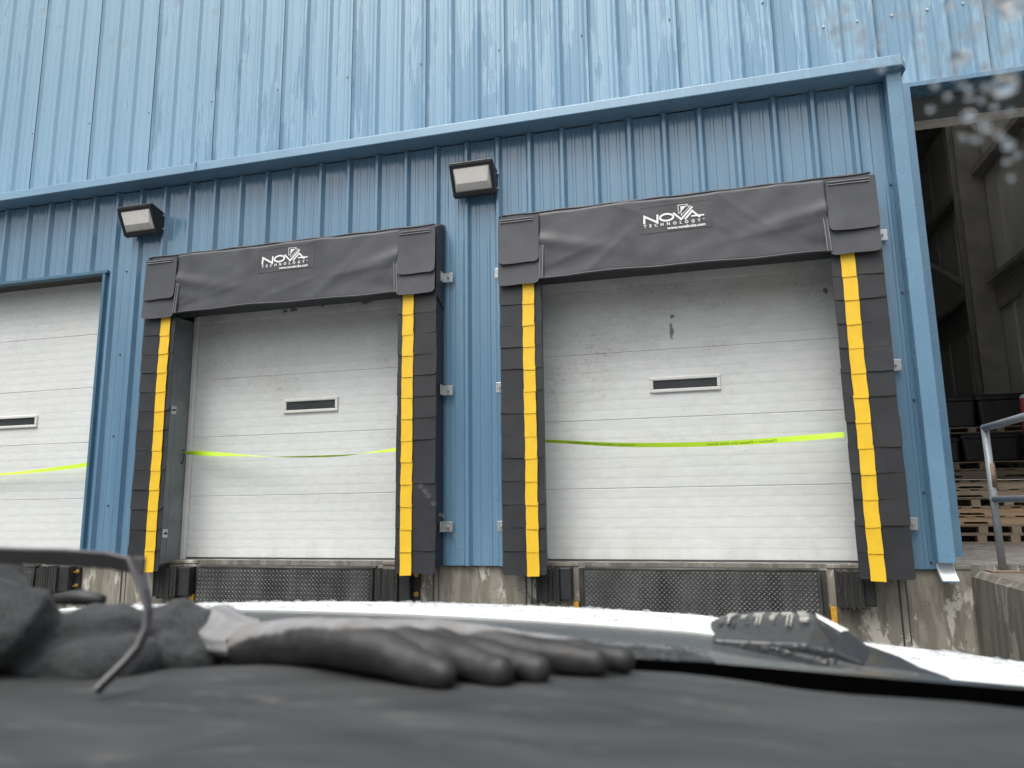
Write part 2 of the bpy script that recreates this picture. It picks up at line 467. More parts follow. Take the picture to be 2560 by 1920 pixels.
UY = .87
lw = MB(); CL = .122
for x0, x1, z0, z1 in ((-14, -8.9, 1.19, 5.09), (-8.9, -6.06, 4.21, 5.09), (-6.06, -5.06, 1.19, 5.09), (-5.06, -2.56, 3.70, 5.09), (-2.56, -1.33, 1.19, 5.09), (-1.33, 1.16, 3.70, 5.09), (1.16, 1.60, 1.19, 5.09)):
    sheet(lw, x0, x1, z0, z1, 0, CL)
lower = part('lower_wall', lw, LOWER, W, angle=20)
uw = MB(); CU = -.047
sheet(uw, -18, 2.015, 5.2, 10.5, UY, CU, h=.032, bw=.052)
sheet(uw, 2.015, 4.4, 5.50, 10.5, UY, CU, h=.032, bw=.052)
sheet(uw, 4.05, 12, 1.19, 5.50, UY + .002, CU)
upper = part('upper_wall', uw, UPPER, W, angle=20)
lp_ = MB()
for k in range(-19, 6):
    x = CU + k * .9144 + .017
    lp_.box(x - .0025, x + .0025, UY - .0335, UY - .0285, 5.51 if x > 2 else 5.27, 10.4)
part('lap_seam', lp_, STEELD, upper)['kind'] = 'stuff'
# fixing screws of both walls
sc = MB()
for z in (6.62, 7.62, 8.62):
    for k in range(-20, 5):
        x = -.047 + k * .9144 + (.03 if z != 6.62 else 0.0)
        if z == 6.62 or x < 1.2: sc.tube([(x - .052, UY - .0, z), (x - .052, UY - .009, z)], .0085, 7)
part('wall_screw', sc, STEELD, upper)['kind'] = 'stuff'
sc = MB()
for k in range(0, 9):
    x = 1.403 + k * .3025; sc.tube([(x - .05, UY, 6.252), (x - .05, UY - .011, 6.252)], .012, 7)
for k in range(6): sc.tube([(2.05 + k * .3048, UY, 5.545), (2.05 + k * .3048, UY - .01, 5.545)], .01, 7)
part('wall_screw', sc, GALV, upper)['kind'] = 'stuff'
ls = MB()
for x in (-5.87, -2.05, -1.79, 1.52):
    for z in (1.24, 1.75, 2.45, 3.3, 4.2):
        ls.tube([(x + .05, 0, z), (x + .05, -.009, z)], .008, 7)
part('wall_screw', ls, STEELD, lower)['kind'] = 'stuff'

# gutter: box section with a sharp soffit and mitred end
g = MB()
g.prism([(.0, 5.10), (-.214, 5.10), (-.220, 5.106), (-.214, 5.192), (-.205, 5.200), (-.13, 5.200), (-.13, 5.18), (.0, 5.18)], 'x', -14, 1.690)
gut = part('gutter', g, GUT, W, bevel=.003)
e = MB(); e.loft([(1.692, -.214, 5.10), (1.692, -.214, 5.198), (1.692, -.02, 5.20), (1.692, -.0, 5.10)], [(1.735, -.13, 5.105), (1.77, -.03, 5.185), (1.76, .0, 5.20), (1.72, .0, 5.09)])
part('gutter_end', e, BLUE, gut, bevel=.002)
for x in (-4.86, -8.9): part('gutter_joint', MB().box(x - .012, x + .012, -.2235, -.214, 5.103, 5.197), BLUE, gut)
lt = MB(); lt.add([(-14, -.19, 5.185), (1.70, -.19, 5.185), (1.70, .866, 5.26), (-14, .866, 5.26), (-14, -.19, 5.165), (1.70, -.19, 5.165), (1.70, .866, 5.24), (-14, .866, 5.24)], [(0, 1, 2, 3), (7, 6, 5, 4), (0, 4, 5, 1), (1, 5, 6, 2), (2, 6, 7, 3), (3, 7, 4, 0)])
part('lean_to_roof', lt, BLUE, W)
# corner post, downspout, return wall
c = MB(); c.box(1.60, 1.685, -.036, .05, 1.19, 5.098); c.box(1.685, 1.70, -.008, UY - .01, 1.20, 5.16)
part('corner_trim', c, BLUE, W, bevel=.003)
d = MB(); d.prism([(1.582, -.145), (1.590, -.150), (1.688, -.150), (1.696, -.145), (1.696, -.042), (1.582, -.042)], 'z', 1.245, 5.108)
ds = part('downspout', d, BLUED, W, bevel=.003)
el = MB()
el.slab(lambda u, v: (1.588 + .102 * u, -.052 - .115 * v * v, 1.262 - .142 * v), 4, 8, (0, .004, -.003))
el.slab(lambda u, v: (1.5885, -.052 - .115 * v * v - .022 * u, 1.262 - .142 * v + .006 * u), 1, 8, (.003, 0, 0))
el.slab(lambda u, v: (1.6895, -.052 - .115 * v * v - .022 * u, 1.262 - .142 * v + .006 * u), 1, 8, (.003, 0, 0))
part('downspout_outlet', el, ALU, ds)
el2 = MB().box(1.594, 1.684, -.182, -.170, 1.115, 1.124)
part('outlet_lip', el2, BLUE, ds)
j = MB(); j.box(1.70, 1.84, UY - .055, UY - .01, 1.19, 5.5); j.box(1.843, 1.925, UY - .07, UY + .02, 1.19, 5.5); j.box(1.93, 2.022, UY - .078, UY + .12, 1.19, 5.5)
part('bay_jamb', j, BLUE, W, bevel=.003)
hd = MB(); hd.box(2.0, 4.3, UY - .075, UY + .14, 5.455, 5.50)
part('bay_header', hd, BLUE, W, bevel=.003)
# interior of the open bay
bi = MB(); bi.box(1.9, 4.2, 1.45, 1.55, 5.385, 5.432)
part('bay_lintel', bi, TAN, W)
bi = MB()
for k in range(4): bi.box(1.9, 4.2, 1.5 + .01 * k, 1.62, 5.436 + k * .13, 5.562 + k * .13)
part('rolled_bay_door', bi, BEAM, W, bevel=.006)
rw = MB()
x = 4.2
for k in range(30):
    y0 = 1.2 + k * .92
    rw.box(x, x + .05, y0, y0 + .905, 1.22, 8.35); rw.box(x - .012, x, y0 + .02, y0 + .06, 1.22, 8.3)
part('bay_side_wall', rw, INW, W)
gi = MB()
for z, hh, dd in ((2.55, .10, .10), (4.35, .34, .05), (4.75, .06, .16), (6.4, .1, .16), (7.9, .42, .2)):
    gi.box(4.2 - dd, 4.195, 1.0, 29, z, z + hh)
part('wall_girt', gi, BEAM, W)
ci = MB()
for y in (5.35, 12.5, 20):
    ci = MB().prism([(3.86, y), (4.19, y), (4.19, y + .035), (4.035, y + .035), (4.035, y + .26), (4.19, y + .26), (4.19, y + .30), (3.86, y + .30), (3.86, y + .26), (4.005, y + .26), (4.005, y + .035), (3.86, y + .035)], 'z', 1.22, 8.3)
    part('interior_column', ci, BEAM, W)
di = MB(); di.tube([(4.02, 6.0, 4.9), (4.02, 11.5, 7.9)], .06, 8); di.tube([(4.02, 2.2, 6.5), (4.02, 5.3, 8.0)], .05, 8); di.tube([(4.09, 3.3, 4.75), (4.09, 3.3, 2.7)], .025, 8)
part('cross_brace', di, BEAM, W)
ce = MB()
n = 150
pr = []
for k in range(18, n): pr += [(1.0 + k * .2, 8.30 + .045 * (k % 2)), (1.0 + k * .2 + .16, 8.30 + .045 * (k % 2))]
vs = [(-14, y, z) for y, z in pr] + [(4.25, y, z) for y, z in pr]
ce.add(vs, [(i, i + 1, len(pr) + i + 1, len(pr) + i) for i in range(len(pr) - 1)])
part('ceiling_deck', ce, INC, W)
rf = MB().box(-18, -3, UY + .06, 33, 8.6, 8.8).box(-3, 3.5, UY + .06, 2.2, 8.6, 8.8).box(-3, 3.5, 4.6, 33, 8.6, 8.8).box(3.5, 12, UY + .06, 33, 8.6, 8.8)
part('roof_deck', rf, INC, W)
sk = MB().box(-3, 3.5, 2.2, 4.6, 8.62, 8.63)  # unseen skylight, added to lighten the bay interior
part('added_skylight_panel', sk, FILL_SKYL, W)
bw = MB(); bw.box(-14, 4.25, 31, 31.1, 1.22, 8.3); bw.box(-14.1, -14, .05, 31, 0, 8.6)
part('back_wall', bw, INW, W)
iw = MB(); iw.box(1.72, 1.80, UY + .14, 12, 1.22, 8.3)
part('inner_partition', iw, INW, W)

# overhead doors
def door(x0, x1, top, mat, wx0, wx1, wz0, wz1, lab):
    Y = .2
    pr = [(1.235, 0)]
    for k in range(5):
        z = 1.235 + k * .592
        for r in range(1, 7): q = z + r * .0846; pr += [(q - .006, 0), (q - .001, .0005), (q + .002, .0005), (q + .006, -.0002), (q + .012, 0)]
        q = z + .592; pr += [(q - .006, 0), (q - .0025, .004), (q + .0015, .004), (q + .005, -.001)]
    pr = [p for p in pr if p[0] < top] + [(top, 0)]
    n = len(pr); xs = [x0 + (x1 - x0) * i / 40 for i in range(41)]
    m = MB(); vs = [(x, Y + o, z) for x in xs for z, o in pr]
    m.add(vs, [(i * n + k, (i + 1) * n + k, (i + 1) * n + k + 1, i * n + k + 1) for i in range(40) for k in range(n - 1)])
    m.box(x0, x1, Y + .012, Y + .05, 1.235, top)
    dr = part('overhead_door', m, mat, W, angle=30, label=lab)
    b = MB(); b.prism([(Y - .012, 1.19), (Y - .02, 1.21), (Y - .012, 1.2345), (Y + .05, 1.2345), (Y + .05, 1.19)], 'x', x0 + .005, x1 - .005)
    part('bottom_seal', b, SEALR, dr)
    fw = .030
    fr = MB()
    for a in ((wx0, wx1, wz1 - fw, wz1), (wx0, wx1, wz0, wz0 + fw), (wx0, wx0 + fw, wz0 + fw, wz1 - fw), (wx1 - fw, wx1, wz0 + fw, wz1 - fw)):
        fr.box(a[0], a[1], Y - .018, Y + .004, a[2], a[3])
    f = part('window_frame', fr, WHITE, dr, bevel=.006)
    pn = MB().box(wx0 + fw - .004, wx1 - fw + .004, Y - .004, Y + .006, wz0 + fw - .004, wz1 - fw + .004)
    part('window_pane', pn, PANE, dr)
    return dr
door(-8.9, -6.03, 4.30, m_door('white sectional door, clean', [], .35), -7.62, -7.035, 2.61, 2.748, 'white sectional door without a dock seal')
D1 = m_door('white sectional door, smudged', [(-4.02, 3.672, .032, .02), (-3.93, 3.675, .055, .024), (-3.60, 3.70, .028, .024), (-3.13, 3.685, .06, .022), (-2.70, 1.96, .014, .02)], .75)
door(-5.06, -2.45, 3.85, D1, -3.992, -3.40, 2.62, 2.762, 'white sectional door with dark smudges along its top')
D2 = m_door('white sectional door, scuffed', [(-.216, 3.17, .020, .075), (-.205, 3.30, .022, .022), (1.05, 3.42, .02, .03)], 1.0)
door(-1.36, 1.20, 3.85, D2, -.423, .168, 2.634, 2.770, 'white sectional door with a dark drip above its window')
# jambs and flashings
part('door_jamb', MB().box(-5.075, -5.062, -.165, .30, 1.19, 3.615), JAMB, W)
for xa, xb in ((-2.46, -2.448), (-1.375, -1.362), (1.205, 1.217)): part('door_jamb', MB().box(xa, xb, .03, .30, 1.22, 3.72), JAMB, W)
wt = MB(); wt.box(-5.060, -5.018, .150, .196, 1.195, 3.86)
part('door_stop', wt, WHITE, W, bevel=.003)
fl = MB(); fl.box(-5.090, -5.058, -.185, -.166, 1.19, 3.615)
part('jamb_flashing', fl, BLUE, W)
fl = MB(); fl.box(-6.085, -6.052, -.045, .03, 1.19, 4.193); fl.box(-6.062, -6.052, .031, .19, 1.19, 4.19); fl.box(-8.95, -6.03, -.048, .03, 4.195, 4.228)
part('jamb_flashing', fl, BLUED2, W, bevel=.002)
part('door_soffit', MB().box(-8.9, -6.05, .0305, .195, 4.196, 4.22), STEELD, W)
lf = MB(); lf.box(-5.06, -2.45, .1, .195, 3.70, 3.78); lf.box(-1.36, 1.2, .1, .195, 3.70, 3.78)
part('door_lintel', lf, JAMB, W)

# ------------------------------------------------------------------ concrete dock wall
K = thing('dock_wall', 'stained concrete wall below the dock doors', 'wall', (0, .03, 0))
cw = MB(); cw.box(-14, -4.74, .03, .5, 0, 1.185); cw.box(-4.735, -2.875, .10, .5, 0, 1.185); cw.box(-2.87, -1.045, .03, .5, 0, 1.185); cw.box(-1.04, .805, .10, .5, 0, 1.185); cw.box(.81, 1.83, .03, .5, 0, 1.185)
part('wall_face', cw, CONC, K, bevel=.008)
st = MB()
for x in (-2.345, -1.512, 1.345, -5.62): st.box(x - .006, x + .006, .024, .036, 0, 1.17); st.box(x + .045, x + .052, .026, .036, 0, 1.17)
part('embedded_channel', st, STEELD, K)
for a, b in ((-14, -8.66), (-6.56, -4.75), (-2.83, -1.06), (.855, 1.83)): part('dock_edge', MB().box(a, b, .022, .5, 1.186, 1.2185), CONC, K, bevel=.006)
R = thing('retaining_wall', 'concrete ramp wall running forward beneath the grey railing', 'wall', (1.9, -1, 0))
r = MB(); r.box(1.835, 2.14, -6.5, .5, 0, 1.135); r.prism([(1.835, 1.136), (1.875, 1.175), (2.14, 1.175), (2.14, 1.136)], 'y', -6.5, .5)
part('wall_face', r, CONCR, R)
r = MB(); r.box(2.141, 5.5, -6.5, .03, 0, 1.150)
part('ramp_deck', r, SLAB, R)

# ------------------------------------------------------------------ dock seals
LOGO2 = None
def logo_shapes():
    "white strokes of the printed mark, measured from the right hand seal; local (x, z) metres about its centre"
    def q(u, v):
        p = at(1550 + u / 7.373, 470 + v / 7.373, -.24); return (p.x, p.z)
    c0 = q(1000, 560)
    loc = lambda u, v: (q(u, v)[0] - c0[0], q(u, v)[1] - c0[1])
    polys = []
    def stroke(pts, w, closed=False):
        P = [loc(*p) for p in pts]; n = len(P); wz = w / 7.373 / 300
        L, Rr = [], []
        for i in range(n):
            a = P[(i - 1) % n] if closed or i > 0 else P[i]; b = P[(i + 1) % n] if closed or i < n - 1 else P[i]
            d1 = Vector(P[i]) - Vector(a); d2 = Vector(b) - Vector(P[i])
            d1 = d1.normalized() if d1.length else d2.normalized(); d2 = d2.normalized() if d2.length else d1
            n1 = Vector((-d1.y, d1.x)); n2 = Vector((-d2.y, d2.x)); m = (n1 + n2).normalized(); k = wz / 2 / max(.45, m.dot(n1))
            L.append(Vector(P[i]) + m * k); Rr.append(Vector(P[i]) - m * k)
        for i in range(n if closed else n - 1):
            jn = (i + 1) % n
            polys.append([L[i], L[jn], Rr[jn], Rr[i]])
    stroke([(447, 668), (450, 530), (690, 634), (690, 490)], 38)
    stroke([(860 + 122 * math.cos(a), 541 - 62 * math.sin(a) - 12 * math.cos(a)) for a in [2 * PI * i / 28 for i in range(28)]], 36, True)
    stroke([(980, 458), (1128, 574), (1334, 336)], 34)
    stroke([(1198, 574), (1330, 416), (1475, 532)], 34)
    stroke([(1312, 514), (1552, 487)], 28)
    stroke([(1066, 312), (1244, 292), (1080, 470)], 11, True)
    stroke([(1118, 338), (1294, 322), (1130, 502)], 11, True)
    polys.append([loc(1112, 345), loc(1200, 333), loc(1132, 425)])
    # small lettering
    def text_on(txt, size, a, b, bold, spacing, shear=0):
        v, f = text_mesh(txt, size, bold, spacing, shear)
        x0 = min(p[0] for p in v); x1 = max(p[0] for p in v)
        A, B = Vector(loc(*a)), Vector(loc(*b)); d = (B - A); k = d.length / (x1 - x0); d = d.normalized(); up = Vector((-d.y, d.x))
        base = [A + d * (p[0] - x0) * k + up * p[1] for p in v]
        for ff in f: polys.append([base[i] for i in ff])
    text_on('TECHNOLOGY', .036, (440, 738), (1490, 612), .0012, 2.4)
    text_on('www.novalocks.com', .036, (872, 766), (1576, 684), .0012, 1.0)
    text_on('TM', .012, (1525, 572), (1560, 567), .0002, 1.0)
    frame = [loc(355, 372), loc(1690, 182), loc(1718, 698), loc(368, 858)]
    return polys, frame
LPOLY, LFRAME = logo_shapes()

def flap(mb, x0, x1, z0, z1, Y, rad, curl, tilt=0.0, seed=0, th=.006):
    "hanging vinyl flap with rounded lower corners; stands off at its lower edge"
    rnd = random.Random(seed); ph = rnd.random() * 6
    def out(x, z):
        t = (z1 - z) / (z1 - z0); u = (x - x0) / (x1 - x0)
        return Y - curl * t * t - .004 * math.sin(3 * u + ph) * t
    nz, nx = 12, 10
    def row(v):
        z = z1 + (z0 - z1) * v; ins = 0
        if z < z0 + rad: q = (z0 + rad - z) / rad; ins = rad * (1 - math.sqrt(max(0, 1 - q * q)))
        return z, x0 + ins, x1 - ins
    vv = [k / 6 * (1 - rad / (z1 - z0)) for k in range(6)] + [1 - rad / (z1 - z0) * (1 - k / 6) for k in range(7)]
    def fn(u, v):
        z, xa, xb = row(vv[min(12, int(round(v * 12)))]); x = xa + (xb - xa) * u
        return (x, out(x, z), z + tilt * (x - x0) + .002 * math.sin(ph + 7 * u) * v)
    mb.slab(fn, nx, nz, (0, th, 0))

def dock_seal(x0, x1, lab, seed, logo_c, stripe):
    rnd = random.Random(seed)
    T = thing('dock_seal', lab, 'dock seal', ((x0 + x1) / 2, 0, 1.14), 'padded dock seals round the doors')
    PW = .368; ZT = 4.215; ZB = 1.135; FY = -.222
    for side in (0, 1):
        a, b = (x0, x0 + PW) if side == 0 else (x1 - PW, x1)
        m = MB(); inner = .02
        # foam core, a little narrower at the wall side on the inner edge
        if side == 0: poly = [(a + .004, -.012), (b - .20, -.012), (b - .15, FY + .025), (b - .03, FY + .016), (b - .03, FY + .012), (a + .012, FY + .012)]
        else: poly = [(a + .20, -.012), (b - .004, -.012), (b - .012, FY + .012), (a + .03, FY + .012), (a + .03, FY + .016), (a + .15, FY + .025)]
        m.prism(poly, 'z', ZB + .05, 3.62)
        pd = part('side_pad', m, VSIDE, T, bevel=.012)
        pl = MB(); ys = MB()
        n = 13; p = (3.60 - ZB) / n
        sx0, sx1 = stripe[side]
        for k in range(n):
            z0 = ZB + k * p; z1 = z0 + p + .035
            dx = rnd.uniform(-.004, .004); cu = rnd.uniform(.002, .007)
            flap(pl, a + dx, b + dx, z0, z1, FY + .010, .022, cu, rnd.uniform(-.008, .008), seed * 50 + k + side * 20, .004)
            zz0 = z0 - .012 + rnd.uniform(-.004, .004); tl = rnd.uniform(-.02, .02); dd = rnd.uniform(-.0018, .0018); c2 = rnd.uniform(.003, .0055)
            ys.slab(lambda u, v, zz0=zz0, z1=z1, tl=tl, dd=dd, c2=c2: (sx0 + dd + (sx1 - sx0) * u + .002 * math.sin(5 * v + k), FY - .0005 - c2 * (1 - v) ** 1.6 - .001 * math.sin(8 * u + k), zz0 + (z1 - .02 - zz0) * v + tl * (u - .5) * (1 - v) * .3), 3, 6, (0, .003, 0))
        part('pleated_cover', pl, VPAD, pd)
        part('yellow_stripe', ys, YEL, pd)
    # head: sloping top box, vinyl cap, hanging curtain
    h = MB(); h.prism([(-.01, 3.62), (FY + .014, 3.66), (FY + .010, ZT - .004), (FY + .03, ZT + .006), (-.01, ZT + .10)], 'x', x0 + .012, x1 - .012)
    head = part('head_pad', h, VSIDE, T, bevel=.012)
    ci0, ci1 = x0 + PW - .005, x1 - PW + .005
    ph = [rnd.random() * 6 for _ in range(9)]
    def cy(x, z):
        u = (x - ci0) / (ci1 - ci0); v = (ZT - z) / (ZT - 3.62)
        y = FY - .004 - .022 * v
        # drag folds that run in from the lower corners, swags under the top seam, soft vertical waves
        for s, uu in ((1, u), (-1, 1 - u)):
            dist = (v - (.42 + .9 * uu)); y -= .020 * math.exp(-(dist / .10) ** 2) * math.exp(-uu / .16)
            dist = (v - (.95 - .8 * uu)); y += .016 * math.exp(-(dist / .14) ** 2) * math.exp(-uu / .12)
        for k in range(5):
            c = .1 + .2 * k + .05 * math.sin(ph[k]); w = .030
            y -= .010 * math.exp(-((u - c - .02 * v) / w) ** 2) * math.exp(-v * 3.2)
        lm = 1 - .85 * math.exp(-(((x - logo_c[0]) / .33) ** 4 + ((z - logo_c[1]) / .19) ** 4))
        y += lm * (.003 * math.sin(9 * u + 3 * v + ph[5]) + .0014 * math.sin(21 * u - 5 * v + ph[6]) * (1 - v * .4) + .0009 * math.sin(37 * u + 14 * v + ph[7]) + .0005 * math.sin(61 * u + 9 * v + ph[8]))
        for k in range(6):
            a0 = ph[k % 9] * 1.3; q = (u - (.08 + .155 * k)) * math.cos(a0) * 2.2 + (v - .5 - .3 * math.sin(a0 * 2)) * math.sin(a0); ww = (u - (.08 + .155 * k)) * 6
            y -= .0032 * lm * math.exp(-(q / .03) ** 2 - ww * ww)
        return y
    cm = MB()
    def hem(u): return 3.622 + .006 * math.sin(7 * u + ph[0]) + .004 * math.sin(19 * u + ph[1])
    def tr(u, v):
        x = ci0 + (ci1 - ci0) * u + (.05 if u == 0 else -.05 if u == 1 else 0) * max(0, v - .45)
        z = ZT - .002 + .005 * math.sin(13 * u + ph[2]) * (1 - v) - (ZT - hem(u)) * v
        return (x, cy(x, z), z)
    cm.slab(tr, 110, 30, (0, .004, 0))
    cur = part('head_curtain', cm, VIN, T, smooth=True)
    hm = MB(); hm.tube([(tr(i / 60, 1)[0], tr(i / 60, 1)[1] + .002, tr(i / 60, 1)[2]) for i in range(61)], .011, 8)
    part('curtain_hem', hm, VIN, cur, smooth=True)
    tb = MB(); tb.tube([(x0 + .03 + (x1 - x0 - .06) * i / 50, FY + .008, ZT + .012 + .003 * math.sin(i * .9)) for i in range(51)], .010, 8)
    tb.tube([(x0 + .03 + (x1 - x0 - .06) * i / 50, FY + .045, ZT + .030 + .002 * math.sin(i * .7 + 1)) for i in range(51)], .008, 8)
    part('top_binding', tb, VIN, head, smooth=True)
    # corner flaps, two a side, and the stitched slit strip beside them
    for side in (0, 1):
        a, b = (x0, x0 + PW) if side == 0 else (x1 - PW, x1)
        m = MB(); flap(m, a - .004, b - .006, 3.575, 4.12, FY - .012, .04, .022, rnd.uniform(-.01, .02), seed + side, .006)
        f2 = part('corner_flap', m, VIN, T)
        m = MB(); flap(m, a + .002, b - .002, 3.765, 4.195, FY - .024, .045, .020, rnd.uniform(-.01, .02), seed + 7 + side, .006)
        f1 = part('corner_flap', m, VIN, T)
        m = MB()
        for zz in (4.150, 4.172): m.box(a + .02, b - .05, FY - .033, FY - .0262, zz, zz + .003)
        part('stitch_line', m, THREAD, f1)
        sx = b + .022 if side == 0 else a - .022
        m = MB(); m.slab(lambda u, v: (sx + (-.022 + .044 * u) - (.012 if side == 0 else -.012) * v, FY - .020 - .012 * v, 3.94 - .33 * v), 2, 5, (0, .004, 0))
        sp = part('slit_strip', m, VIN, T)
        m = MB()
        for o in (-.013, .013): m.tube([(sx + o, FY - .0225, 3.935), (sx + o - (.012 if side == 0 else -.012), FY - .0345, 3.615)], .0016, 5)
        for zz in (3.925, 3.90): m.tube([(sx - .018, FY - .0232, zz), (sx + .018, FY - .0232, zz)], .0016, 5)
        part('stitch_line', m, THREAD, sp)
    # side cover skirt of the head on the outer ends
    m = MB(); m.box(x0 - .002, x0 + .006, FY + .012, -.012, 3.52, ZT + .02); part('end_cover', m, VPAD, head)
    m = MB(); m.add([(x1 - .008, FY + .012, 3.56), (x1 + .004, FY + .012, 3.56), (x1 + .004, -.012, 3.47), (x1 - .008, -.012, 3.47), (x1 - .008, FY + .012, ZT - .0), (x1 + .004, FY + .012, ZT), (x1 + .004, -.012, ZT + .085), (x1 - .008, -.012, ZT + .085)], [(3, 2, 1, 0), (4, 5, 6, 7), (0, 1, 5, 4), (1, 2, 6, 5), (2, 3, 7, 6), (3, 0, 4, 7)])
    part('end_cover', m, VPAD, head, bevel=.01)
    # printed mark
    lm = MB()
    for pg in LPOLY:
        P3 = [(logo_c[0] + p[0] * logo_c[2], 0, logo_c[1] + p[1] * logo_c[2]) for p in pg]
        lm.add([(x, cy(x, z) - .005, z) for x, _, z in P3], [tuple(range(len(P3)))])
    part('printed_logo', lm, LOGO, cur)
    fm = MB(); fr = [(logo_c[0] + p[0] * logo_c[2], logo_c[1] + p[1] * logo_c[2]) for p in LFRAME]
    for i in range(4):
        A, B = fr[i], fr[(i + 1) % 4]
        fm.tube([(A[0] + (B[0] - A[0]) * t / 12, cy(A[0] + (B[0] - A[0]) * t / 12, A[1] + (B[1] - A[1]) * t / 12) - .002, A[1] + (B[1] - A[1]) * t / 12) for t in range(13)], .0012, 5)
    part('logo_border', fm, CARD, cur)
    # galvanised angle brackets to the wall, outer sides
    for zz in (3.77, 2.72, 1.52):
        for side in (0, 1):
            m = MB(); s = -1 if side == 0 else 1; e = x0 if side == 0 else x1
            xa, xb = sorted((e + s * .002, e + s * .092))
            m.box(xa, xb, -.046, -.040, zz - .045, zz + .045)
            xa, xb = sorted((e + s * .002, e + s * .008)); m.box(xa, xb, -.12, -.0465, zz - .045, zz + .045)
            bk = part('mounting_bracket', m, GALV, T, bevel=.002)
            m = MB(); c = (e + s * .052, -.046, zz); m.tube([c, (c[0], -.056, c[2])], .013, 6); m.tube([(c[0], -.056, c[2]), (c[0], -.075, c[2])], .006, 6)
            part('bracket_bolt', m, GALV, bk)
    return T
p1 = at(600 + 1000 / 7.373 - 12, 580 + 560 / 7.373 - 4, -.24)
c1 = at(600 + 830 / 7.373, 580 + 510 / 7.373, -.24); c2 = at(1550 + 1000 / 7.373, 470 + 560 / 7.373, -.24)
dock_seal(-5.352, -2.236, 'black padded dock seal around the smudged door, beside the unsealed door', 3, (c1.x, c1.z, 1.0), ((-5.146, -5.036), (-2.556, -2.451)))
dock_seal(-1.648, 1.408, 'black padded dock seal beside the downspout and the open bay', 5, (c2.x, c2.z, 1.0), ((-1.442, -1.340), (1.108, 1.210)))
# inner brackets on the steel jamb of the smudged door
for u, v in ((433.3, 1025.2), (411.5, 1333.7)):
    ray = at(u, v, 0) - EYE; Yb = CY + (-5.058) / ray.x * ray.y; p = EYE + ray * (Yb - CY) / ray.y
    m = MB().box(-5.061, -5.053, p.y - .035, p.y + .035, p.z - .04, p.z + .04)
    q = part('jamb_plate', m, GALV, W)
    part('plate_bolt', MB().tube([(-5.053, p.y, p.z), (-5.035, p.y, p.z)], .010, 7), STEELD, q)

# ------------------------------------------------------------------ bumpers and levelers
def bumper(x0, x1, z0, z1, lab, plate, seed, bolts):
    T = thing('dock_bumper', lab, 'dock bumper', ((x0 + x1) / 2, .03, z0), 'rubber bumpers on the dock wall')
    rnd = random.Random(seed); m = MB(); w = x1 - x0
    pa, pb = (x0, x0 + .33 * w) if plate < 0 else (x1 - .33 * w, x1)
    la, lb = (pb, x1) if plate < 0 else (x0, pa)
    n = 14
    top = []; bot = []
    for k in range(n + 1):
        y = -.105 + rnd.uniform(-.006, .005); top.append(y)
    for k in range(n):
        xa, xb = la + (lb - la) * k / n, la + (lb - la) * (k + 1) / n - .0015
        m.box(xa, xb, top[k], .029, z0 + rnd.uniform(-.015, .012), z1 + rnd.uniform(-.012, .004))
    part('laminated_block', m, RUB, T)
    m = MB().box(pa + .001, pb - .001, -.085, .029, z0 + .012, z1 + .004)
    sp = part('end_block', m, RUBS, T, bevel=.008)
    bx = (x1 + .03 if bolts > 0 else x0 - .03) if bolts else None
    if bolts:
        pm = MB().box(*(sorted((x1 - .01, x1 + .055)) if bolts > 0 else sorted((x0 - .055, x0 + .01))), -.004, .029, z0 + .01, z1 - .005)
        pp = part('anchor_plate', pm, RUBS, T)
        for zz in (z0 + .06, z1 - .05):
            part('anchor_bolt', MB().tube([(bx, -.004, zz), (bx, -.012, zz)], .022, 10).tube([(bx, -.012, zz), (bx, -.024, zz)], .015, 6).tube([(bx, -.024, zz), (bx, -.05, zz)], .007, 7), BRASS, pp)
    return T
bumper(-5.135, -4.752, .885, 1.158, 'scuffed dock bumper with one smooth black end below the smudged door, behind the hat', 1, 1, 0)
bumper(-2.84, -2.52, .885, 1.158, 'black dock bumper with brass bolt below the smudged door, beside the pale concrete', 1, 2, 1)
bumper(-1.395, -1.105, .915, 1.180, 'grooved black dock bumper under the scuffed door, next to the pale concrete', 1, 3, 0)
bumper(.905, 1.165, .912, 1.176, 'shredded black dock bumper under the scuffed door, above the yellow guard strip', 1, 4, 0)
bumper(-6.53, -6.155, .905, 1.150, 'black dock bumper with two brass bolts framed by the strap loop', 1, 5, 1)

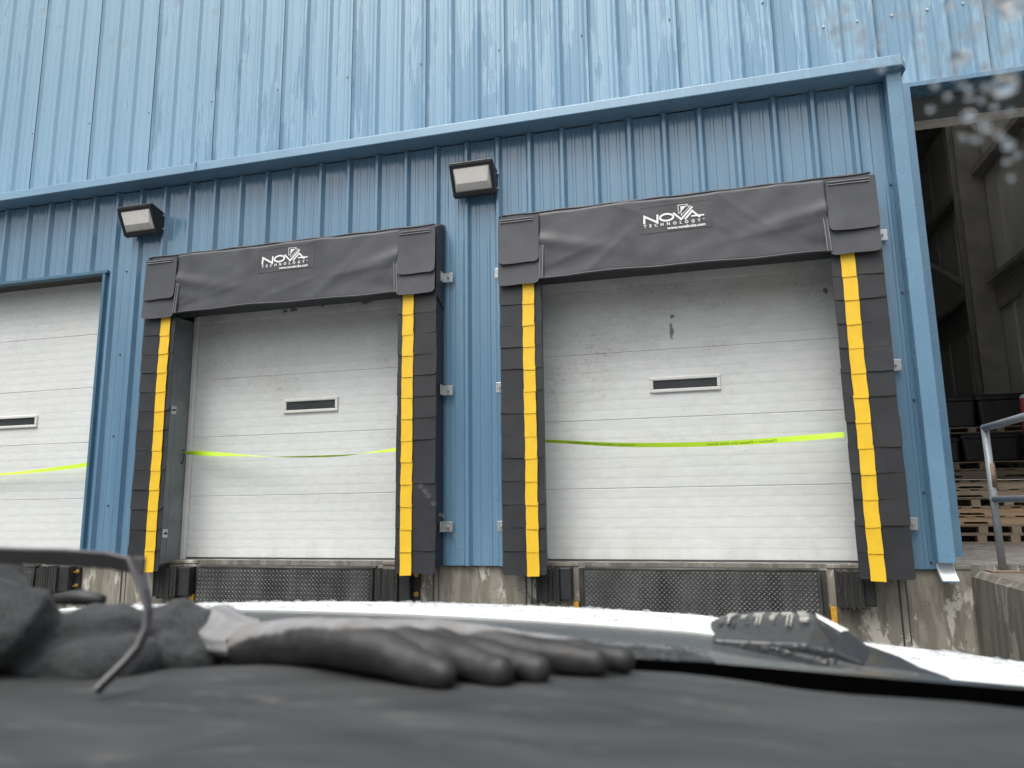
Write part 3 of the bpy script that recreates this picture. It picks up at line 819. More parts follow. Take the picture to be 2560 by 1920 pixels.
def leveler(x0, x1, zt, lab, seed):
    T = thing('dock_leveler', lab, 'dock leveler', ((x0 + x1) / 2, .05, .7), 'dock levelers with hanging lips')
    rnd = random.Random(seed)
    m = MB(); m.slab(lambda u, v: (x0 + (x1 - x0) * u, -.045 - .02 * (1 - v) + .0, .74 + (zt - .74) * v), 1, 1, (0, .016, 0))
    lip = part('lip_plate', m, TREAD, T)
    b = MB(); p = .0265; wx, hz = p * 1.414, p / 1.414; nx = int((x1 - x0 - .02) / wx); nz = int((zt - .75) / hz)
    for i in range(nx):
        for k in range(nz):
            cx, cz = x0 + .012 + (i + .25 + .5 * (k % 2)) * wx, .745 + (k + .5) * hz; s = 1 if k % 2 else -1
            y = -.045 - .02 * (1 - (cz - .74) / (zt - .74))
            d = Vector((.0098, 0, .0098 * s)); w = Vector((-.0038 * s, 0, .0038))
            c = Vector((cx, y, cz))
            b.add([c - d - w * .3, c + w, c + d + w * .3, c - w, c - d * .6 - Vector((0, .0045, 0)), c + w * .5 - Vector((0, .0045, 0)), c + d * .6 - Vector((0, .0045, 0)), c - w * .5 - Vector((0, .0045, 0))],
                  [(0, 1, 5, 4), (1, 2, 6, 5), (2, 3, 7, 6), (3, 0, 4, 7), (4, 5, 6, 7)])
    tb = part('tread_pattern', b, BAR, lip); tb['kind'] = 'stuff'
    m = MB(); m.tube([(x0 + .01, -.028, zt + .008), (x1 - .01, -.028, zt + .008)], .014, 8)
    part('hinge_tube', m, STEELD, T, smooth=True)
    m = MB(); m.slab(lambda u, v: (x0 + (x1 - x0) * u, -.022 + .19 * v, zt + .012 + (1.219 - zt - .012) * v), 1, 1, (0, .01, -.012))
    part('deck_plate', m, STEELD, T)
    for a, b in ((x1 + .012, x1 + .05), (x0 - .05, x0 - .012)): part('pit_frame', MB().box(a, b, -.004, .09, .0, zt + .01), STEELD, T)
    for a, b in ((x1 + .058, x1 + .10), (x0 - .098, x0 - .056)): part('yellow_guard', MB().box(a, b, -.022, .026, .55, .905), ORANGE, T)
    return T
leveler(-4.69, -2.885, 1.150, 'dark tread plate dock leveler below the smudged door', 1)
leveler(-1.005, .795, 1.165, 'dark tread plate dock leveler below the scuffed door', 2)
leveler(-8.6, -6.62, 1.140, 'dark tread plate dock leveler below the unsealed door', 3)
single('sensor_eye', MB().tube([(1.02, .06, 1.207), (1.02, .03, 1.207)], .014, 10).tube([(1.02, .045, 1.207), (1.08, .045, 1.207)], .006, 8).box(1.075, 1.09, .03, .06, 1.19, 1.22), ALU, 'small bright metal latch pin under the scuffed door', 'latch pin', (1.02, .05, 1.2))

# ------------------------------------------------------------------ wall lights
def wall_light(cx, cz, w, lab):
    T = thing('wall_light', lab, 'wall light', (cx, 0, cz), 'black wall pack lights')
    hw = w / 2
    m = MB()
    # side profile (y, z): wide back box, visor on top, face leaning back towards the bottom
    m.prism([(-.034, cz + .085), (-.06, cz + .10), (-.235, cz + .135), (-.242, cz + .125), (-.238, cz + .112), (-.11, cz - .142), (-.085, cz - .150), (-.05, cz - .125), (-.034, cz - .10)], 'x', cx - hw, cx + hw)
    hs = part('lamp_housing', m, LAMPH, T, bevel=.006)
    fy = lambda t: (-.238 + .128 * t, cz + .112 - .254 * t)       # along the face, top to bottom
    nrm = Vector((0, -.893, -.45))
    def P(u, t, o): y, z = fy(t); return Vector((cx - hw + w * u, y, z)) + nrm * o
    m = MB()
    for (u0, u1, t0, t1) in ((0, 1, 0, .11), (0, 1, .86, 1.0), (0, .07, .11, .86), (.93, 1, .11, .86)):
        m.loft([P(u0, t0, .0), P(u1, t0, .0), P(u1, t1, .0), P(u0, t1, .0)], [P(u0, t0, .014), P(u1, t0, .014), P(u1, t1, .014), P(u0, t1, .014)])
    part('face_frame', m, LAMPH, T, bevel=.004)
    m = MB()
    A = [P(.072, .115, .002), P(.928, .115, .002), P(.928, .855, .002), P(.072, .855, .002)]
    B = [P(.10, .16, .012), P(.90, .16, .012), P(.86, .60, .034), P(.14, .60, .034)]
    Cc = [P(.14, .60, .034), P(.86, .60, .034), P(.90, .82, .010), P(.10, .82, .010)]
    m.add(A + B + Cc[2:], [(0, 1, 5, 4), (1, 2, 8, 6, 5), (2, 3, 9, 8), (3, 0, 4, 7, 9), (4, 5, 6, 7), (7, 6, 8, 9)])
    part('lamp_lens', m, LENS, T, bevel=.004)
    for s in (-1, 1):
        for zz in (cz + .06, cz - .085):
            part('side_screw', MB().tube([(cx + s * hw, -.062, zz), (cx + s * (hw + .014), -.062, zz)], .010, 8), GALV, hs)
    m = MB().box(cx - .06, cx + .06, -.036, .0, cz - .06, cz + .06)
    part('mounting_plate', m, LAMPH, T)
    return T
wall_light(-5.56, 4.685, .42, 'black wall light above the smudged door, turned edge on')
wall_light(-1.905, 4.655, .405, 'black wall light above the gap between the two dock seals')

# ------------------------------------------------------------------ caution tapes
def tape(lab, pts, text_runs=(), nrm=(0, -1, 0)):
    "pts: (x, y, z, width, twist degrees)"
    fine = []
    n = len(pts)
    for i in range(n - 1):
        for k in range(12):
            t = k / 12
            p0, p1, p2, p3 = (pts[max(i - 1, 0)], pts[i], pts[i + 1], pts[min(i + 2, n - 1)])
            fine.append([.5 * ((2 * b) + (-a + c) * t + (2 * a - 5 * b + 4 * c - d) * t * t + (-a + 3 * b - 3 * c + d) * t ** 3) for a, b, c, d in zip(p0, p1, p2, p3)])
    fine.append(list(pts[-1]))
    T = thing('caution_tape', lab, 'caution tape', (pts[0][0], pts[0][1], pts[0][2]), 'lime caution tapes across the doors')
    m = MB(); rib = []
    for f in fine:
        a = math.radians(f[4]); wd = (0, math.sin(a), math.cos(a)); nn = (0, -math.cos(a), math.sin(a))
        rib.append(((f[0], f[1], f[2]), wd, nn))
    m.ribbon(rib, [f[3] for f in fine], .0012)
    tp = part('tape_band', m, TAPE, T)
    for xa, xb in text_runs:
        v, fc = text_mesh('Caution \u2022 Please Do Not Enter', .026, .0003, 1.0)
        x0 = min(p[0] for p in v); x1 = max(p[0] for p in v)
        def pos(p):
            x = xb - (p[0] - x0) / (x1 - x0) * (xb - xa)          # reads backwards from this side
            for q, r in zip(fine, fine[1:]):
                if q[0] <= x <= r[0] or r[0] <= x <= q[0]:
                    t = (x - q[0]) / (r[0] - q[0]); c = [g + (h - g) * t for g, h in zip(q, r)]; break
            else: c = fine[0]
            a = math.radians(c[4]); k = (p[1] - .009) / .043 * c[3]
            return (x, c[1] + math.sin(a) * k - .0022 * math.cos(a), c[2] + math.cos(a) * k + .0022 * math.sin(a))
        lm = MB(); lm.add([pos(p) for p in v], fc)
        part('tape_lettering', lm, TTXT, tp)
    return T
tape('lime caution tape sagging across the unsealed door', [(-6.058, .06, 2.185, .047, 10), (-6.5, .09, 2.15, .042, 15), (-7.25, .12, 2.108, .03, 35), (-8.0, .12, 2.10, .03, 50), (-8.88, .08, 2.16, .045, 20)])
t1 = tape('twisted lime caution tape hooked to the steel jamb of the smudged door', [(-5.05, .10, 2.262, .03, -40), (-4.82, .09, 2.248, .044, 5), (-4.4, .07, 2.215, .040, 62), (-4.05, .05, 2.190, .036, 84), (-3.75, .03, 2.178, .03, 112), (-3.3, 0, 2.172, .03, 118), (-2.95, -.05, 2.185, .034, 70), (-2.60, -.10, 2.205, .046, 35)], ((-3.62, -3.2),))
hk = MB(); hk.tube([(-5.062, .10, 2.29), (-5.045, .10, 2.29), (-5.04, .095, 2.25), (-5.04, .09, 2.17), (-5.05, .085, 2.15), (-5.056, .085, 2.175)], .006, 7)
part('tape_hook', hk, STEELD, t1, smooth=True)
tape('lime caution tape lettered in reverse across the scuffed door', [(-1.30, -.06, 2.232, .030, -48), (-1.12, -.05, 2.218, .032, -36), (-.7, -.03, 2.183, .034, -20), (-.2, -.02, 2.165, .037, -10), (.25, -.02, 2.165, .041, -4), (.65, -.04, 2.178, .044, 8), (1.05, -.06, 2.197, .048, 20)], ((-1.10, -.55), (.02, .56)))

# ------------------------------------------------------------------ handrail, pallets and goods in the bay
H = thing('handrail', 'grey pipe handrail with rusty streak on the ramp wall', 'handrail', (2.03, 0, 1.176))
HX = 2.03
for yy in (0, -2.4): part('rail_post', MB().tube([(HX, yy, 1.18), (HX - .004, yy, 2.215)], .026, 14), PIPE, H, smooth=True)
m = MB(); m.tube([(HX - .004, .02, 2.215), (HX, -.6, 2.219), (HX, -3.6, 2.222)], .026, 14)
part('top_rail', m, PIPE, H, smooth=True)
m = MB(); m.tube([(HX, .0, 1.692), (HX, -3.6, 1.695)], .024, 14)
part('middle_rail', m, PIPE, H, smooth=True)
m = MB(); m.ball((HX - .004, .0, 2.215), .0275, 14, 8); m.ball((HX, .0, 1.692), .031, 14, 8)
part('weld_joint', m, PIPE, H, smooth=True)
m = MB(); m.tube([(HX + .006, -.006, 1.78), (HX + .004, -.006, 1.95)], .0245, 14)
part('rust_patch', m, RUST, H, smooth=True)
m = MB(); m.box(HX - .10, HX + .10, -.09, .09, 1.176, 1.188)
fp = part('base_plate', m, RUST, H, bevel=.003)
for sx in (-1, 1):
    for sy in (-1, 1): part('anchor_nut', MB().tube([(HX + sx * .072, sy * .06, 1.188), (HX + sx * .072, sy * .06, 1.206)], .013, 6).tube([(HX + sx * .072, sy * .06, 1.206), (HX + sx * .072, sy * .06, 1.224)], .006, 6), GALV, fp)

def pallet(loc, lab, mat, stringer, w=1.25, d=1.0, h=.0955):
    T = thing('pallet', lab, 'pallet', loc, 'wooden pallets stacked in the open bay')
    x, y, z = loc
    m = MB(); rnd = random.Random(int(z * 1000))
    if stringer:   # notched stringers run across the view
        for yy in (0, d / 2, d - .04):
            prof = [(x, z + .013), (x + .16, z + .013), (x + .18, z + .035), (x + .40, z + .035), (x + .42, z + .013), (x + w - .42, z + .013), (x + w - .40, z + .035), (x + w - .18, z + .035), (x + w - .16, z + .013), (x + w, z + .013), (x + w, z + h - .014), (x, z + h - .014)]
            part('stringer', MB().prism(prof, 'y', y + yy, y + yy + .04), mat, T)
    else:
        for xx in (.0, .30, .62, w - .09):
            for yy in (0, d / 2, d - .1): part('spacer_block', MB().box(x + xx, x + xx + .09, y + yy, y + yy + .1, z + .013, z + h - .014), mat, T)
    m = MB()
    if stringer:
        for k in range(7): xx = x + k * (w - .1) / 6; m.box(xx, xx + .1, y - .008, y + d, z + h - .0135, z + h - .0005 - rnd.random() * .002)
    else:
        for k in range(6): yy = y + k * (d - .1) / 5; m.box(x - .006, x + w + .006, yy, yy + .1, z + h - .0135, z + h - .0005 - rnd.random() * .002)
    part('deck_board', m, mat, T)['kind'] = 'stuff'
    m = MB()
    for k in range(3): yy = y + k * (d - .1) / 2; m.box(x, x + w, yy, yy + .1, z + .0005, z + .0125)
    part('base_board', m, mat, T)
    return T
PX, PY = 2.55, 3.05
labs = ['lowest open-ended pallet of the stack on the bay floor', 'second pallet up, open-ended, on the bay stack', 'third pallet up, solid brown notched side', 'fourth pallet up, solid brown notched side, darker gap above', 'fifth pallet up in the bay stack, open-ended and grey', 'sixth pallet up in the bay stack, with grey notched side', 'top pallet of the bay stack, under a pale sheet']
for k in range(7):
    st_ = k in (2, 3, 5, 6)
    pallet((PX + random.uniform(-.03, .03), PY + random.uniform(-.02, .02), 1.2205 + k * .097), labs[k], WOODB if k in (2, 3) else WOODA, st_)
zt = 1.2205 + 7 * .097
single('cover_sheet', MB().slab(lambda u, v: (PX - .02 + 1.27 * u, PY - .02 + 1.0 * v, zt + .004 + .004 * math.sin(9 * u)), 10, 3, (0, 0, .006)), FILM, 'pale sheet lying on the top pallet of the bay stack', 'sheet', (PX, PY, zt))
# a second row behind carries wrapped tubs
zz = 1.2205
bk = ['pallet lying on the floor behind the stack, mostly hidden', 'pallet above the hidden floor pallet behind the stack', 'pallet behind the stack level with the pale sheet', 'pallet just above the pale sheet, below the black tubs', 'pallet carrying the lower black tubs']
for k in range(9):
    if k < 5: lab_ = bk[k]
    else: lab_ = ['pallet under the lower black tubs, fourth from the top', 'pallet under the lower black tubs, third from the top', 'pallet under the lower black tubs, second from the top', 'pallet touching the lower black tubs'][k - 5]
    pallet((2.75, 4.35, zz), lab_, WOODA, k % 2 == 1, 1.3, 1.0, .104); zz += .1055
def tub(cx, y, z, w, h, lab, n=14):
    T = thing('black_tub', lab, 'tub', (cx, y, z), 'black plastic tubs wrapped in film')
    m = MB()
    def ring(wd, zz_): return [(cx + wd * sx, y + .45 + .44 * sy, zz_) for sx, sy in ((-.5, -1), (-.42, -1.04), (.42, -1.04), (.5, -1), (.5, 1), (-.5, 1))]
    m.loft(ring(w * .93, z), ring(w, z + h * .82))
    part('tub_body', m, BLK, T, bevel=.02)
    m = MB(); m.loft(ring(w * 1.03, z + h * .825), ring(w * 1.04, z + h * .95)); 
    part('tub_rim', m, BLK, T, bevel=.01)
    m = MB(); m.loft(ring(w * .98, z + h * .951), ring(w * .96, z + h))
    part('tub_lid', m, BLK, T, bevel=.008)
    return T
tub(2.98, 4.42, zz, .42, .32, 'lower black tub beside the blue jamb')
tub(3.55, 4.42, zz, .66, .36, 'lower black tub on the handrail side')
zq = zz + .37
pallet((3.02, 4.45, zq), 'dark pallet between the lower and upper black tubs', WOODA, False, 1.2, .95, .08)
tub(3.22, 4.5, zq + .082, .46, .42, 'upper black tub in glinting shrink wrap')
tub(3.80, 4.5, zq + .082, .66, .42, 'upper black tub on the handrail side')
T = thing('red_post', 'red post with a pale cap at the edge behind the handrail', 'post', (3.66, 3.4, 1.22))
p = at(2566, 1000, 3.4)
T.location = (p.x, 3.4, 1.22)
part('post_body', MB().tube([(p.x, 3.4, 1.22), (p.x, 3.4, p.z + .02)], .07, 14), REDP, T, smooth=True)
part('post_cap', MB().ball((p.x, 3.4, p.z + .02), .07, 14, 8, (1, 1, .8)), FILM, T, smooth=True)

# ------------------------------------------------------------------ the truck the photo is taken from
V = thing('pickup_truck', 'white pickup truck with wet hood, dark cowl and grey dashboard', 'truck', (-.45, CY + .6, 0))
TX = -.45
def L(x, y, z): return (x, CY + y, CZ + z)
def sstep(a, b, x):
    t = min(1, max(0, (x - a) / (b - a))); return t * t * (3 - 2 * t)
def hood_z(x, y):
    t = y - .78; dx = abs(x - TX)
    return -.117 - .075 * t - .070 * t * t - .055 * dx * dx - .021 * sstep(.42, .63, dx) - .25 * max(0, dx - .80) ** 2
m = MB(); NU, NV = 96, 60
def hood_pt(u, v):
    x = TX - .98 + 1.96 * u; y = .770 + .02 * math.cos((x - TX) * 2) + 1.35 * v
    return L(x, y, hood_z(x, y))
m.slab(hood_pt, NU, NV, (0, .03, -.02))
hood = part('hood', m, PAINT, V, smooth=True)
m = MB(); part('nose_panel', MB().box(TX - .93, TX + .93, CY + 2.02, CY + 2.12, .5, CZ - .50), PAINT, V, bevel=.03)
for a in (TX - .98, TX + .93): part('front_fender', MB().box(a, a + .05, CY + .6, CY + 2.1, .5, CZ - .46), PAINT, V, bevel=.02)
# beads of water on the hood
bd = MB(); rb = random.Random(11)
for _ in range(1100):
    x = rb.uniform(TX - .9, TX + .93); y = .80 + 1.15 * rb.random() ** 1.3; r = rb.choice((.0022, .003, .0042, .006)) * rb.uniform(.8, 1.2)
    z = hood_z(x, y); k = 7
    vs = [L(x + r * 1.0 * math.cos(2 * PI * i / k), y + r * math.sin(2 * PI * i / k), z - .0005) for i in range(k)] + [L(x + r * .7 * math.cos(2 * PI * i / k), y + r * .7 * math.sin(2 * PI * i / k), z + r * .38) for i in range(k)] + [L(x, y, z + r * .5)]
    bd.add(vs, [(i, (i + 1) % k, k + (i + 1) % k, k + i) for i in range(k)] + [(k + i, k + (i + 1) % k, 2 * k) for i in range(k)])
wb = part('water_bead', bd, BEAD, hood, smooth=True); wb['kind'] = 'stuff'
# cowl between hood and windshield
def cowl_z(x, y):
    dx = x - TX; b = hood_z(x, .78)
    n_ = -.119 - .007 * sstep(-.1, .05, x) - .05 * max(0, x); c_ = sstep(.64, .755, y)
    return (n_ * (1 - c_) + (b - .004) * c_) - .004 * math.exp(-((y - .72) / .03) ** 2)
m = MB(); m.slab(lambda u, v: (lambda x, y: L(x, y, cowl_z(x, y)))(TX - .97 + 1.94 * u, .585 + .203 * v), 90, 16, (0, 0, -.03))
cowl = part('cowl_panel', m, COWL, V, smooth=True)
# recessed wet grille panel and small black block on the cowl
def on_cowl(u, v, lift=.003):
    ray = at(u, v, 0) - EYE; ray = ray / ray.y
    y = .587
    while y < .79 and cowl_z(ray.x * y, y) < ray.z * y: y += .001
    return L(ray.x * y, y, cowl_z(ray.x * y, y) + lift)
GRILLE = m_wet('beaded black grille plastic', (.012, .013, .015), .3)
def panel(name, px, mat, parent, th=.004):
    A = [Vector(on_cowl(u, v, .001)) for u, v in px]; B = [a + Vector((0, -.001, th)) for a in A]
    return part(name, MB().loft(A, B), mat, parent, bevel=.0015)
panel('cowl_grille', [(1492, 1625), (1600, 1632), (1712, 1640), (1742, 1648), (1790, 1668), (1780, 1672), (1500, 1652)], GRILLE, cowl)
panel('cowl_block', [(648, 1563), (700, 1563), (708, 1583), (650, 1583)], COWLD, cowl, .008)
cb = MB()
for _ in range(420):
    x = rb.uniform(-.55, -.02); y = rb.uniform(.60, .76); r = rb.choice((.0016, .0022, .003)) * rb.uniform(.7, 1.2); z = cowl_z(x, y); k = 7
    vs = [L(x + r * math.cos(2 * PI * i / k), y + r * math.sin(2 * PI * i / k), z - .0005) for i in range(k)] + [L(x + r * .7 * math.cos(2 * PI * i / k), y + r * .7 * math.sin(2 * PI * i / k), z + r * .45) for i in range(k)] + [L(x, y, z + r * .6)]
    cb.add(vs, [(i, (i + 1) % k, k + (i + 1) % k, k + i) for i in range(k)] + [(k + i, k + (i + 1) % k, 2 * k) for i in range(k)])
part('water_bead', cb, BEAD, cowl, smooth=True)['kind'] = 'stuff'
# moulded black scoop at the rear of the hood, passenger side
s_ = 2560 / 2212
def sp(u, v, y): return Vector(at(u * s_, v * s_, CY + y))
near = [sp(1548, 1448, .752), sp(1600, 1444, .752), sp(1720, 1452, .752), sp(1850, 1462, .752), sp(2060, 1482, .752), sp(2058, 1466, .758), sp(1990, 1452, .758), sp(1870, 1432, .758), sp(1800, 1402, .758), sp(1745, 1388, .758), sp(1640, 1384, .758), sp(1540, 1378, .758)]
mid = [p + Vector((0, .02, 0)) for p in near[:5]] + [sp(2052, 1460, .85), sp(1985, 1440, .86), sp(1880, 1412, .86), sp(1815, 1374, .87), sp(1762, 1340, .88), sp(1640, 1334, .88), sp(1534, 1342, .88)]
far = [Vector((p.x, CY + .99, hood_z(p.x, .99) + CZ - .004)) for p in near[:5]] + [sp(2040, 1455, .93), sp(1960, 1425, .95), sp(1870, 1392, .96), sp(1835, 1366, .97), sp(1752, 1324, .99), sp(1650, 1321, .99), sp(1560, 1330, .98)]
m = MB(); n = len(near)
m.add(near + mid + far, [tuple(range(n)), tuple(range(3 * n - 1, 2 * n - 1, -1))] + [(a * n + i, (a + 1) * n + i, (a + 1) * n + (i + 1) % n, a * n + (i + 1) % n) for a in (0, 1) for i in range(n)])
scoop = part('hood_scoop', m, COWLD, V, bevel=.005)
def top_of(u, v, t):        # on the sloping top between the near and far crests
    a = near[11] + (near[9] - near[11]) * u; b = mid[11] + (mid[9] - mid[11]) * u; c_ = far[11] + (far[9] - far[11]) * u
    p = a + (b - a) * min(1, v * 2) if v < .5 else b + (c_ - b) * (v * 2 - 1)
    return p + Vector((0, -.003, t))
m = MB()
for k in range(7):
    u0 = .06 + k * .135; w = .045
    m.loft([top_of(u0, .30, .000), top_of(u0 + w, .30, .000), top_of(u0 + w + .05, .92, .000), top_of(u0 + .02, .92, .000)], [top_of(u0 + .008, .34, .003), top_of(u0 + w - .006, .34, .003), top_of(u0 + w + .04, .88, .003), top_of(u0 + .028, .88, .003)])
part('scoop_rib', m, COWLD, scoop, bevel=.002)
m = MB()
for k, (a, b, v0, v1) in enumerate(((.13, .21, .62, .8), (.16, .185, .36, .62), (.30, .345, .5, .62), (.40, .50, .62, .78), (.44, .455, .3, .62), (.475, .49, .3, .62), (.57, .62, .45, .55), (.58, .64, .66, .75), (.68, .78, .66, .8), (.74, .755, .28, .66), (.78, .795, .28, .66), (.86, .94, .4, .47), (.85, .94, .56, .64), (.84, .93, .74, .82))):
    m.loft([top_of(a, v0, .002), top_of(b, v0, .002), top_of(b + .01, v1, .002), top_of(a - .005, v1, .002)], [top_of(a, v0, .0055), top_of(b, v0, .0055), top_of(b + .01, v1, .0055), top_of(a - .005, v1, .0055)])
part('scoop_inlay', m, SHELF, scoop, bevel=.001)  # raised tan pieces on the scoop top
sb3 = MB()
for _ in range(150):
    u = rb.uniform(.03, .97); v = rb.uniform(.08, .9); a = near[11] + (near[8] - near[11]) * u; b = near[0] + (near[3] - near[0]) * u
    c_ = b + (a - b) * v + Vector((0, -.0005, 0)); r_ = rb.choice((.0016, .0022, .0034)) * rb.uniform(.7, 1.2); k = 8
    sb3.add([c_ + Vector((r_ * math.cos(2 * PI * i / k), .001, r_ * math.sin(2 * PI * i / k))) for i in range(k)] + [c_ + Vector((r_ * .7 * math.cos(2 * PI * i / k), -r_ * .4, r_ * .7 * math.sin(2 * PI * i / k))) for i in range(k)] + [c_ + Vector((0, -r_ * .55, 0))],
            [(i, (i + 1) % k, k + (i + 1) % k, k + i) for i in range(k)] + [(k + i, k + (i + 1) % k, 2 * k) for i in range(k)])
part('water_bead', sb3, BEAD, scoop, smooth=True)['kind'] = 'stuff'
gb = MB()
for _ in range(130):
    c_ = Vector(on_cowl(rb.uniform(1500, 1775), rb.uniform(1630, 1668), .0045)); r_ = rb.choice((.0016, .0022, .0036)) * rb.uniform(.7, 1.25); k = 8
    gb.add([c_ + Vector((r_ * math.cos(2 * PI * i / k), r_ * math.sin(2 * PI * i / k), -.001)) for i in range(k)] + [c_ + Vector((r_ * .7 * math.cos(2 * PI * i / k), r_ * .7 * math.sin(2 * PI * i / k), r_ * .45)) for i in range(k)] + [c_ + Vector((0, 0, r_ * .6))],
           [(i, (i + 1) % k, k + (i + 1) % k, k + i) for i in range(k)] + [(k + i, k + (i + 1) % k, 2 * k) for i in range(k)])
part('water_bead', gb, BEAD, cowl, smooth=True)['kind'] = 'stuff'
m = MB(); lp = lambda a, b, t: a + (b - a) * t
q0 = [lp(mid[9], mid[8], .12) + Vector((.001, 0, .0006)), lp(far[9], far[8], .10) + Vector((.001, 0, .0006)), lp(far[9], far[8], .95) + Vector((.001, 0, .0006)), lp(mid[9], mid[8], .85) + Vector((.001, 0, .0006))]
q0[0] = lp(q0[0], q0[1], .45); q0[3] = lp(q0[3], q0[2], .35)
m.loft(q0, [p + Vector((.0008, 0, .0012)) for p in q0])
part('scoop_highlight', m, PAINT, scoop)  # white strip painted as the sky's reflection on the wet slope
# dashboard
def dash_edge(x): return .560 - .285 * (x + .006 + math.sqrt((x + .006) ** 2 + .004)) - .06 * max(0, -.45 - x)
def dash_z(x, y):
    z = -.105 - .06 * max(0, y - .43) - .015 * max(0, .36 - y) ** 1 - .9 * max(0, .27 - y) ** 2 * 3
    z += .0022 * math.sin(14 * x + 9 * y) + .0014 * math.sin(31 * x - 22 * y + 1) + .003 * math.exp(-((x + .30) / .07) ** 2 - ((y - .44) / .03) ** 2)
    return z
m = MB(); m.slab(lambda u, v: (lambda x: L(x, .10 + (dash_edge(x) - .10) * v, dash_z(x, .10 + (dash_edge(x) - .10) * v) - .010 * max(0, v - .94) / .06))(-1.25 + 2.0 * u), 80, 44, (0, 0, -.05))
dash = part('dashboard', m, DASH, V, smooth=True)
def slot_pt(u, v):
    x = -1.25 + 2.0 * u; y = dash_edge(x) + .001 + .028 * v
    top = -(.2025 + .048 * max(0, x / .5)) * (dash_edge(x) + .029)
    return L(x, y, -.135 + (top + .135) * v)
part('defroster_slot_shade', MB().slab(slot_pt, 50, 5, (0, .006, 0)), SLOT_SHADE, V)  # near-black upright strip; the slot's shade is put into its colour
# windshield, raked back over the dashboard
RK = math.radians(38); WC, WS = math.cos(RK), math.sin(RK)
def ws_pt(x, t): return Vector(L(x, dash_edge(x) + .040 - WC * t, -.120 + WS * t))
m = MB(); m.slab(lambda u, v: ws_pt(-1.15 + 1.75 * u, -.02 + 1.0 * v), 30, 4, tuple(Vector((0, WS, WC)) * .005))
part('windshield', m, CLEAR, V, smooth=True)
# raindrops on the outside of the glass
def ws_hit(u, v):
    ray = at(u, v, 0) - EYE; ray = ray / ray.y
    lo, hi = .02, .62
    def g(y):
        p = Vector((ray.x * y, y, ray.z * y)); t = (p.z + .120) / WS
        q = ws_pt(p.x, t); return (q.y - CY) - p.y
    for _ in range(50):
        mdl = (lo + hi) / 2
        if g(mdl) > 0: lo = mdl
        else: hi = mdl
    y = (lo + hi) / 2
    return Vector(L(ray.x * y, y, ray.z * y))
NRM = Vector((0, WS, WC)).normalized(); TA = Vector((1, 0, 0)); TB = Vector((0, -WC, WS))
def drop_mesh(hh=.6):
    m = MB(); nu, nv = 20, 7
    for j in range(nv + 1):
        a = PI / 2 * j / nv
        for i in range(nu):
            ph = 2 * PI * i / nu; rr = math.cos(a); wob = 1 + .10 * math.cos(2 * ph + .6) + .05 * math.cos(3 * ph)
            m.v.append(tuple(TA * (rr * wob * math.cos(ph)) + TB * (rr * wob * math.sin(ph)) + NRM * (hh * math.sin(a))))
    m.f = [(j * nu + i, j * nu + (i + 1) % nu, (j + 1) * nu + (i + 1) % nu, (j + 1) * nu + i) for j in range(nv) for i in range(nu)] + [tuple(range(nu - 1, -1, -1))]
    me = m.mesh('raindrop', smooth=True); me.materials.append(WATER); return me
DM = drop_mesh(.52); DF = drop_mesh(.30)
C_ = [(1360, 207, 35), (1595, 210, 36), (1940, 205, 46), (1945, 272, 36), (2115, 350, 42), (1840, 398, 60), (1750, 315, 36), (2010, 455, 46), (1810, 510, 38), (1905, 590, 38), (1690, 565, 38), (1770, 635, 33), (2005, 580, 38), (2125, 575, 72), (1980, 655, 38), (2165, 725, 30), (1900, 758, 52), (1968, 822, 30), (2020, 842, 36), (2092, 878, 40), (2152, 940, 50), (2205, 1000, 38), (1958, 900, 28), (1782, 75, 48), (2180, 100, 66), (1988, 82, 38), (2055, 58, 34), (1520, 125, 33), (960, 65, 34), (1200, 12, 42), (1130, 98, 29), (1170, 195, 29), (1330, 310, 42), (1252, 248, 30), (2175, 8, 82), (1905, 25, 26), (1600, 22, 30), (1100, 300, 27), (2080, 470, 30), (1860, 560, 30), (2060, 700, 28), (1700, 420, 27), (2190, 480, 30)]
spots = [(1660 + u / 2.4578, v / 2.4578, r) for u, v, r in C_]
spots += [(u / 2.4578, v / 2.4578, r) for u, v, r in ((318, 212, 30), (1050, 55, 28), (232, 100, 27), (655, 285, 27), (727, 310, 28), (1290, 110, 26))]
spots += [(850 + u / 2.4578, 600 + v / 2.4578, 22) for u, v in ((485, 1552), (512, 1582), (530, 1610))] + [(850 + u / 2.4578, 1245 + v / 2.4578, 24) for u, v in ((565, 72), (615, 145), (695, 262), (745, 346))]
rd = random.Random(4)
for _ in range(46):
    a_ = rd.random(); spots.append((2560 - 520 * a_ ** 1.2 + rd.uniform(-30, 20), rd.uniform(-5, 70 + 420 * (1 - a_)), rd.uniform(25, 38)))
for i, (u, v, r) in enumerate(spots):
    o = bpy.data.objects.new('raindrop', DF if (u < 1200 or v > 900) else DM); COL.objects.link(o)
    p = ws_hit(u, v); o.location = p + NRM * .0052
    d = (p - EYE).length
    rad = max(.0010, (r / 2.4578 - 9.0) / F * d)
    if r > 55: rad *= 1.15
    o.scale = (rad, rad, rad)
    big = r > 55; low = v > 900
    left = u < 1200 and not low
    tag(o, 'large bright out of focus raindrop on the windshield' if big else 'faint blurred raindrop low on the windshield, before the blue wall strip' if low else 'faint blurred raindrop on the windshield before the upper blue wall' if left else 'small blurred raindrop clustered on the windshield above the open bay', 'raindrop',
        'large raindrops on the windshield' if big else 'low raindrops on the windshield' if low else 'scattered faint raindrops on the windshield' if left else 'small raindrops clustered on the windshield')

